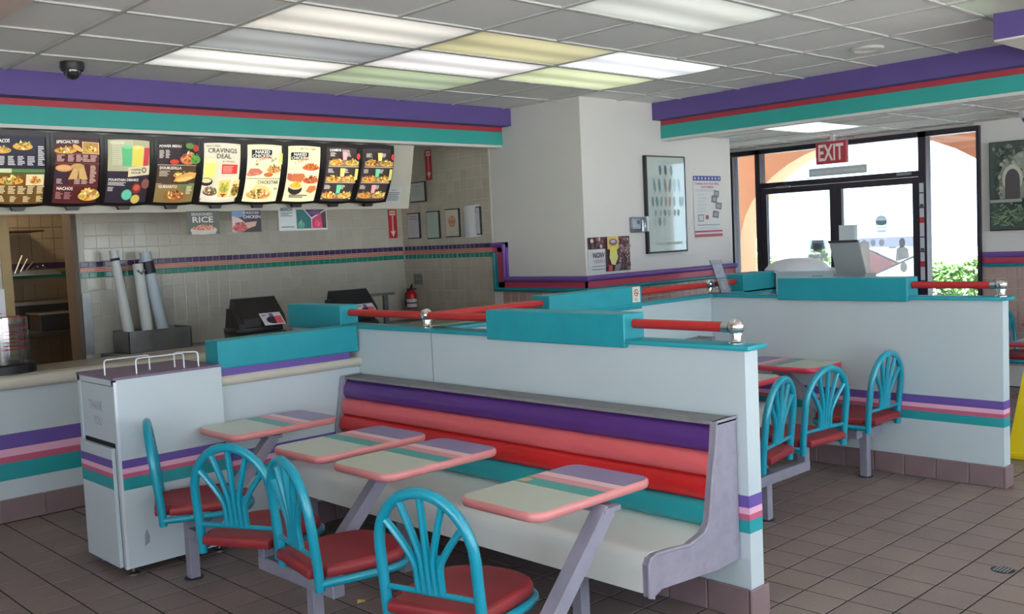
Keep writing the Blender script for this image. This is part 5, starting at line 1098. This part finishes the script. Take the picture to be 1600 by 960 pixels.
# ---- kitchen shelves
sh = thing('kitchen_shelf', (2.7, 9.2, 1.4), 'steel wall shelf with utensils seen through the kitchen opening', 'shelf')
MB().box(2.62, 3.02, 8.75, 9.38, 1.43, 1.445).build('board', M['steel'], sh); MB().box(2.62, 2.96, 8.9, 9.38, 1.80, 1.812).build('board', mat('dark_steel', (70, 66, 62), .4, .7), sh)
for k in range(6): MB().tube([(2.66+.045*k, 8.78, 1.45+.012*k), (2.74+.04*k, 8.82, 1.60-.03*k)], .007, 6).build('utensil', M['steel'], sh)
MB().box(2.70, 3.0, 8.8, 9.2, 1.445, 1.47).build('tray', M['steel'], sh)
eq = thing('kitchen_bench', (2.9, 8.9, 0), 'dark steel kitchen work bench with trays behind the counter opening', 'bench')
MB().box(2.5, 3.5, 8.5, 9.36, .93, .96).box(2.5, 3.5, 8.55, 9.3, .4, .42).box(2.5, 2.53, 8.5, 8.53, 0, .95).build('table', mat('dark_steel', (70, 66, 62), .4, .7), eq)
MB().box(2.78, 3.05, 8.6, 8.9, .96, 1.10).build('equipment', M['black_plastic'], eq); MB().box(2.76, 3.07, 8.58, 8.92, 1.10, 1.112).build('lid', M['steel'], eq)
MB().box(2.7, 3.3, 9.0, 9.36, 1.17, 1.20).build('tray', M['steel'], eq); MB().box(2.75, 3.3, 9.05, 9.3, .96, 1.17).build('warmer', mat('dark_steel', (70, 66, 62), .4, .7), eq)
# ---- ceiling fittings
dc = thing('dome_camera', (2.16, 5.86, CZ), 'black dome camera on the ceiling in front of the purple beam', 'camera')
MB().lathe([(.0005, CZ+.004), (.064, CZ+.004), (.066, CZ-.03), (.058, CZ-.045)], (2.16, 5.83, 0), 24).build('housing', M['black'], dc)
MB().lathe([(.05, CZ-.042), (.047, CZ-.065), (.03, CZ-.088), (.0005, CZ-.096)], (2.16, 5.83, 0), 24).build('dome', mat('dome_smoke', (30, 30, 34), .08, coat=1), dc)
dc2 = thing('dome_camera', (8.9, 3.02, FZ), 'small dome camera at the right edge below the low ceiling', 'camera')
MB().lathe([(.0005, FZ+.004), (.07, FZ+.004), (.07, FZ-.03), (.06, FZ-.05)], (8.9, 3.0, 0), 20).build('housing', M['white_plastic'], dc2)
MB().lathe([(.055, FZ-.05), (.045, FZ-.08), (.0005, FZ-.10)], (8.9, 3.0, 0), 20).build('dome', mat('dome_smoke', (30, 30, 34), .08), dc2)
sp_ = tag(MB().lathe([(.0005, CZ+.004), (.098, CZ+.004), (.10, CZ-.004), (.088, CZ-.012), (.078, CZ-.006), (.0005, CZ-.006)], (6.157, 3.038, 0), 32).build('ceiling_speaker', M['paint_white']), 'round white flush speaker in the ceiling tiles near the right beam', 'speaker')
# ---- floor drain and crumb
dr = thing('floor_drain', (0, 0, 0), 'small round dark drain in the tiled floor at the lower right', 'drain')
dx, dy = DRAIN; MB().lathe([(.0005, .002), (.045, .002), (.05, .0005)], (dx, dy, 0), 20).build('cover', M['black'], dr)
for k in range(-2, 3): MB().box(dx-.035, dx+.035, dy+k*.014-.003, dy+k*.014+.003, .002, .004).build('slot', M['ink_grey'], dr)
cr = tag(MB().add([(CRX, CRY, .001), (CRX+.03, CRY-.02, .006), (CRX+.05, CRY+.01, .002), (CRX+.02, CRY+.025, .008)], [(0, 1, 2, 3)]).build('food_crumb', mat('crumb', (222, 190, 130), .7)), 'small yellow crumb on the floor between the two nearest chairs', 'crumb')
# kitchen lamp
kl = D.lights.new('kitchen_lamp', 'AREA'); kl.size = .5; kl.energy = 30; kl.color = (1, .82, .6); ko = D.objects.new('kitchen_lamp', kl); COL.objects.link(ko); ko.location = Vector((2.0, 8.7, 2.6))*SC
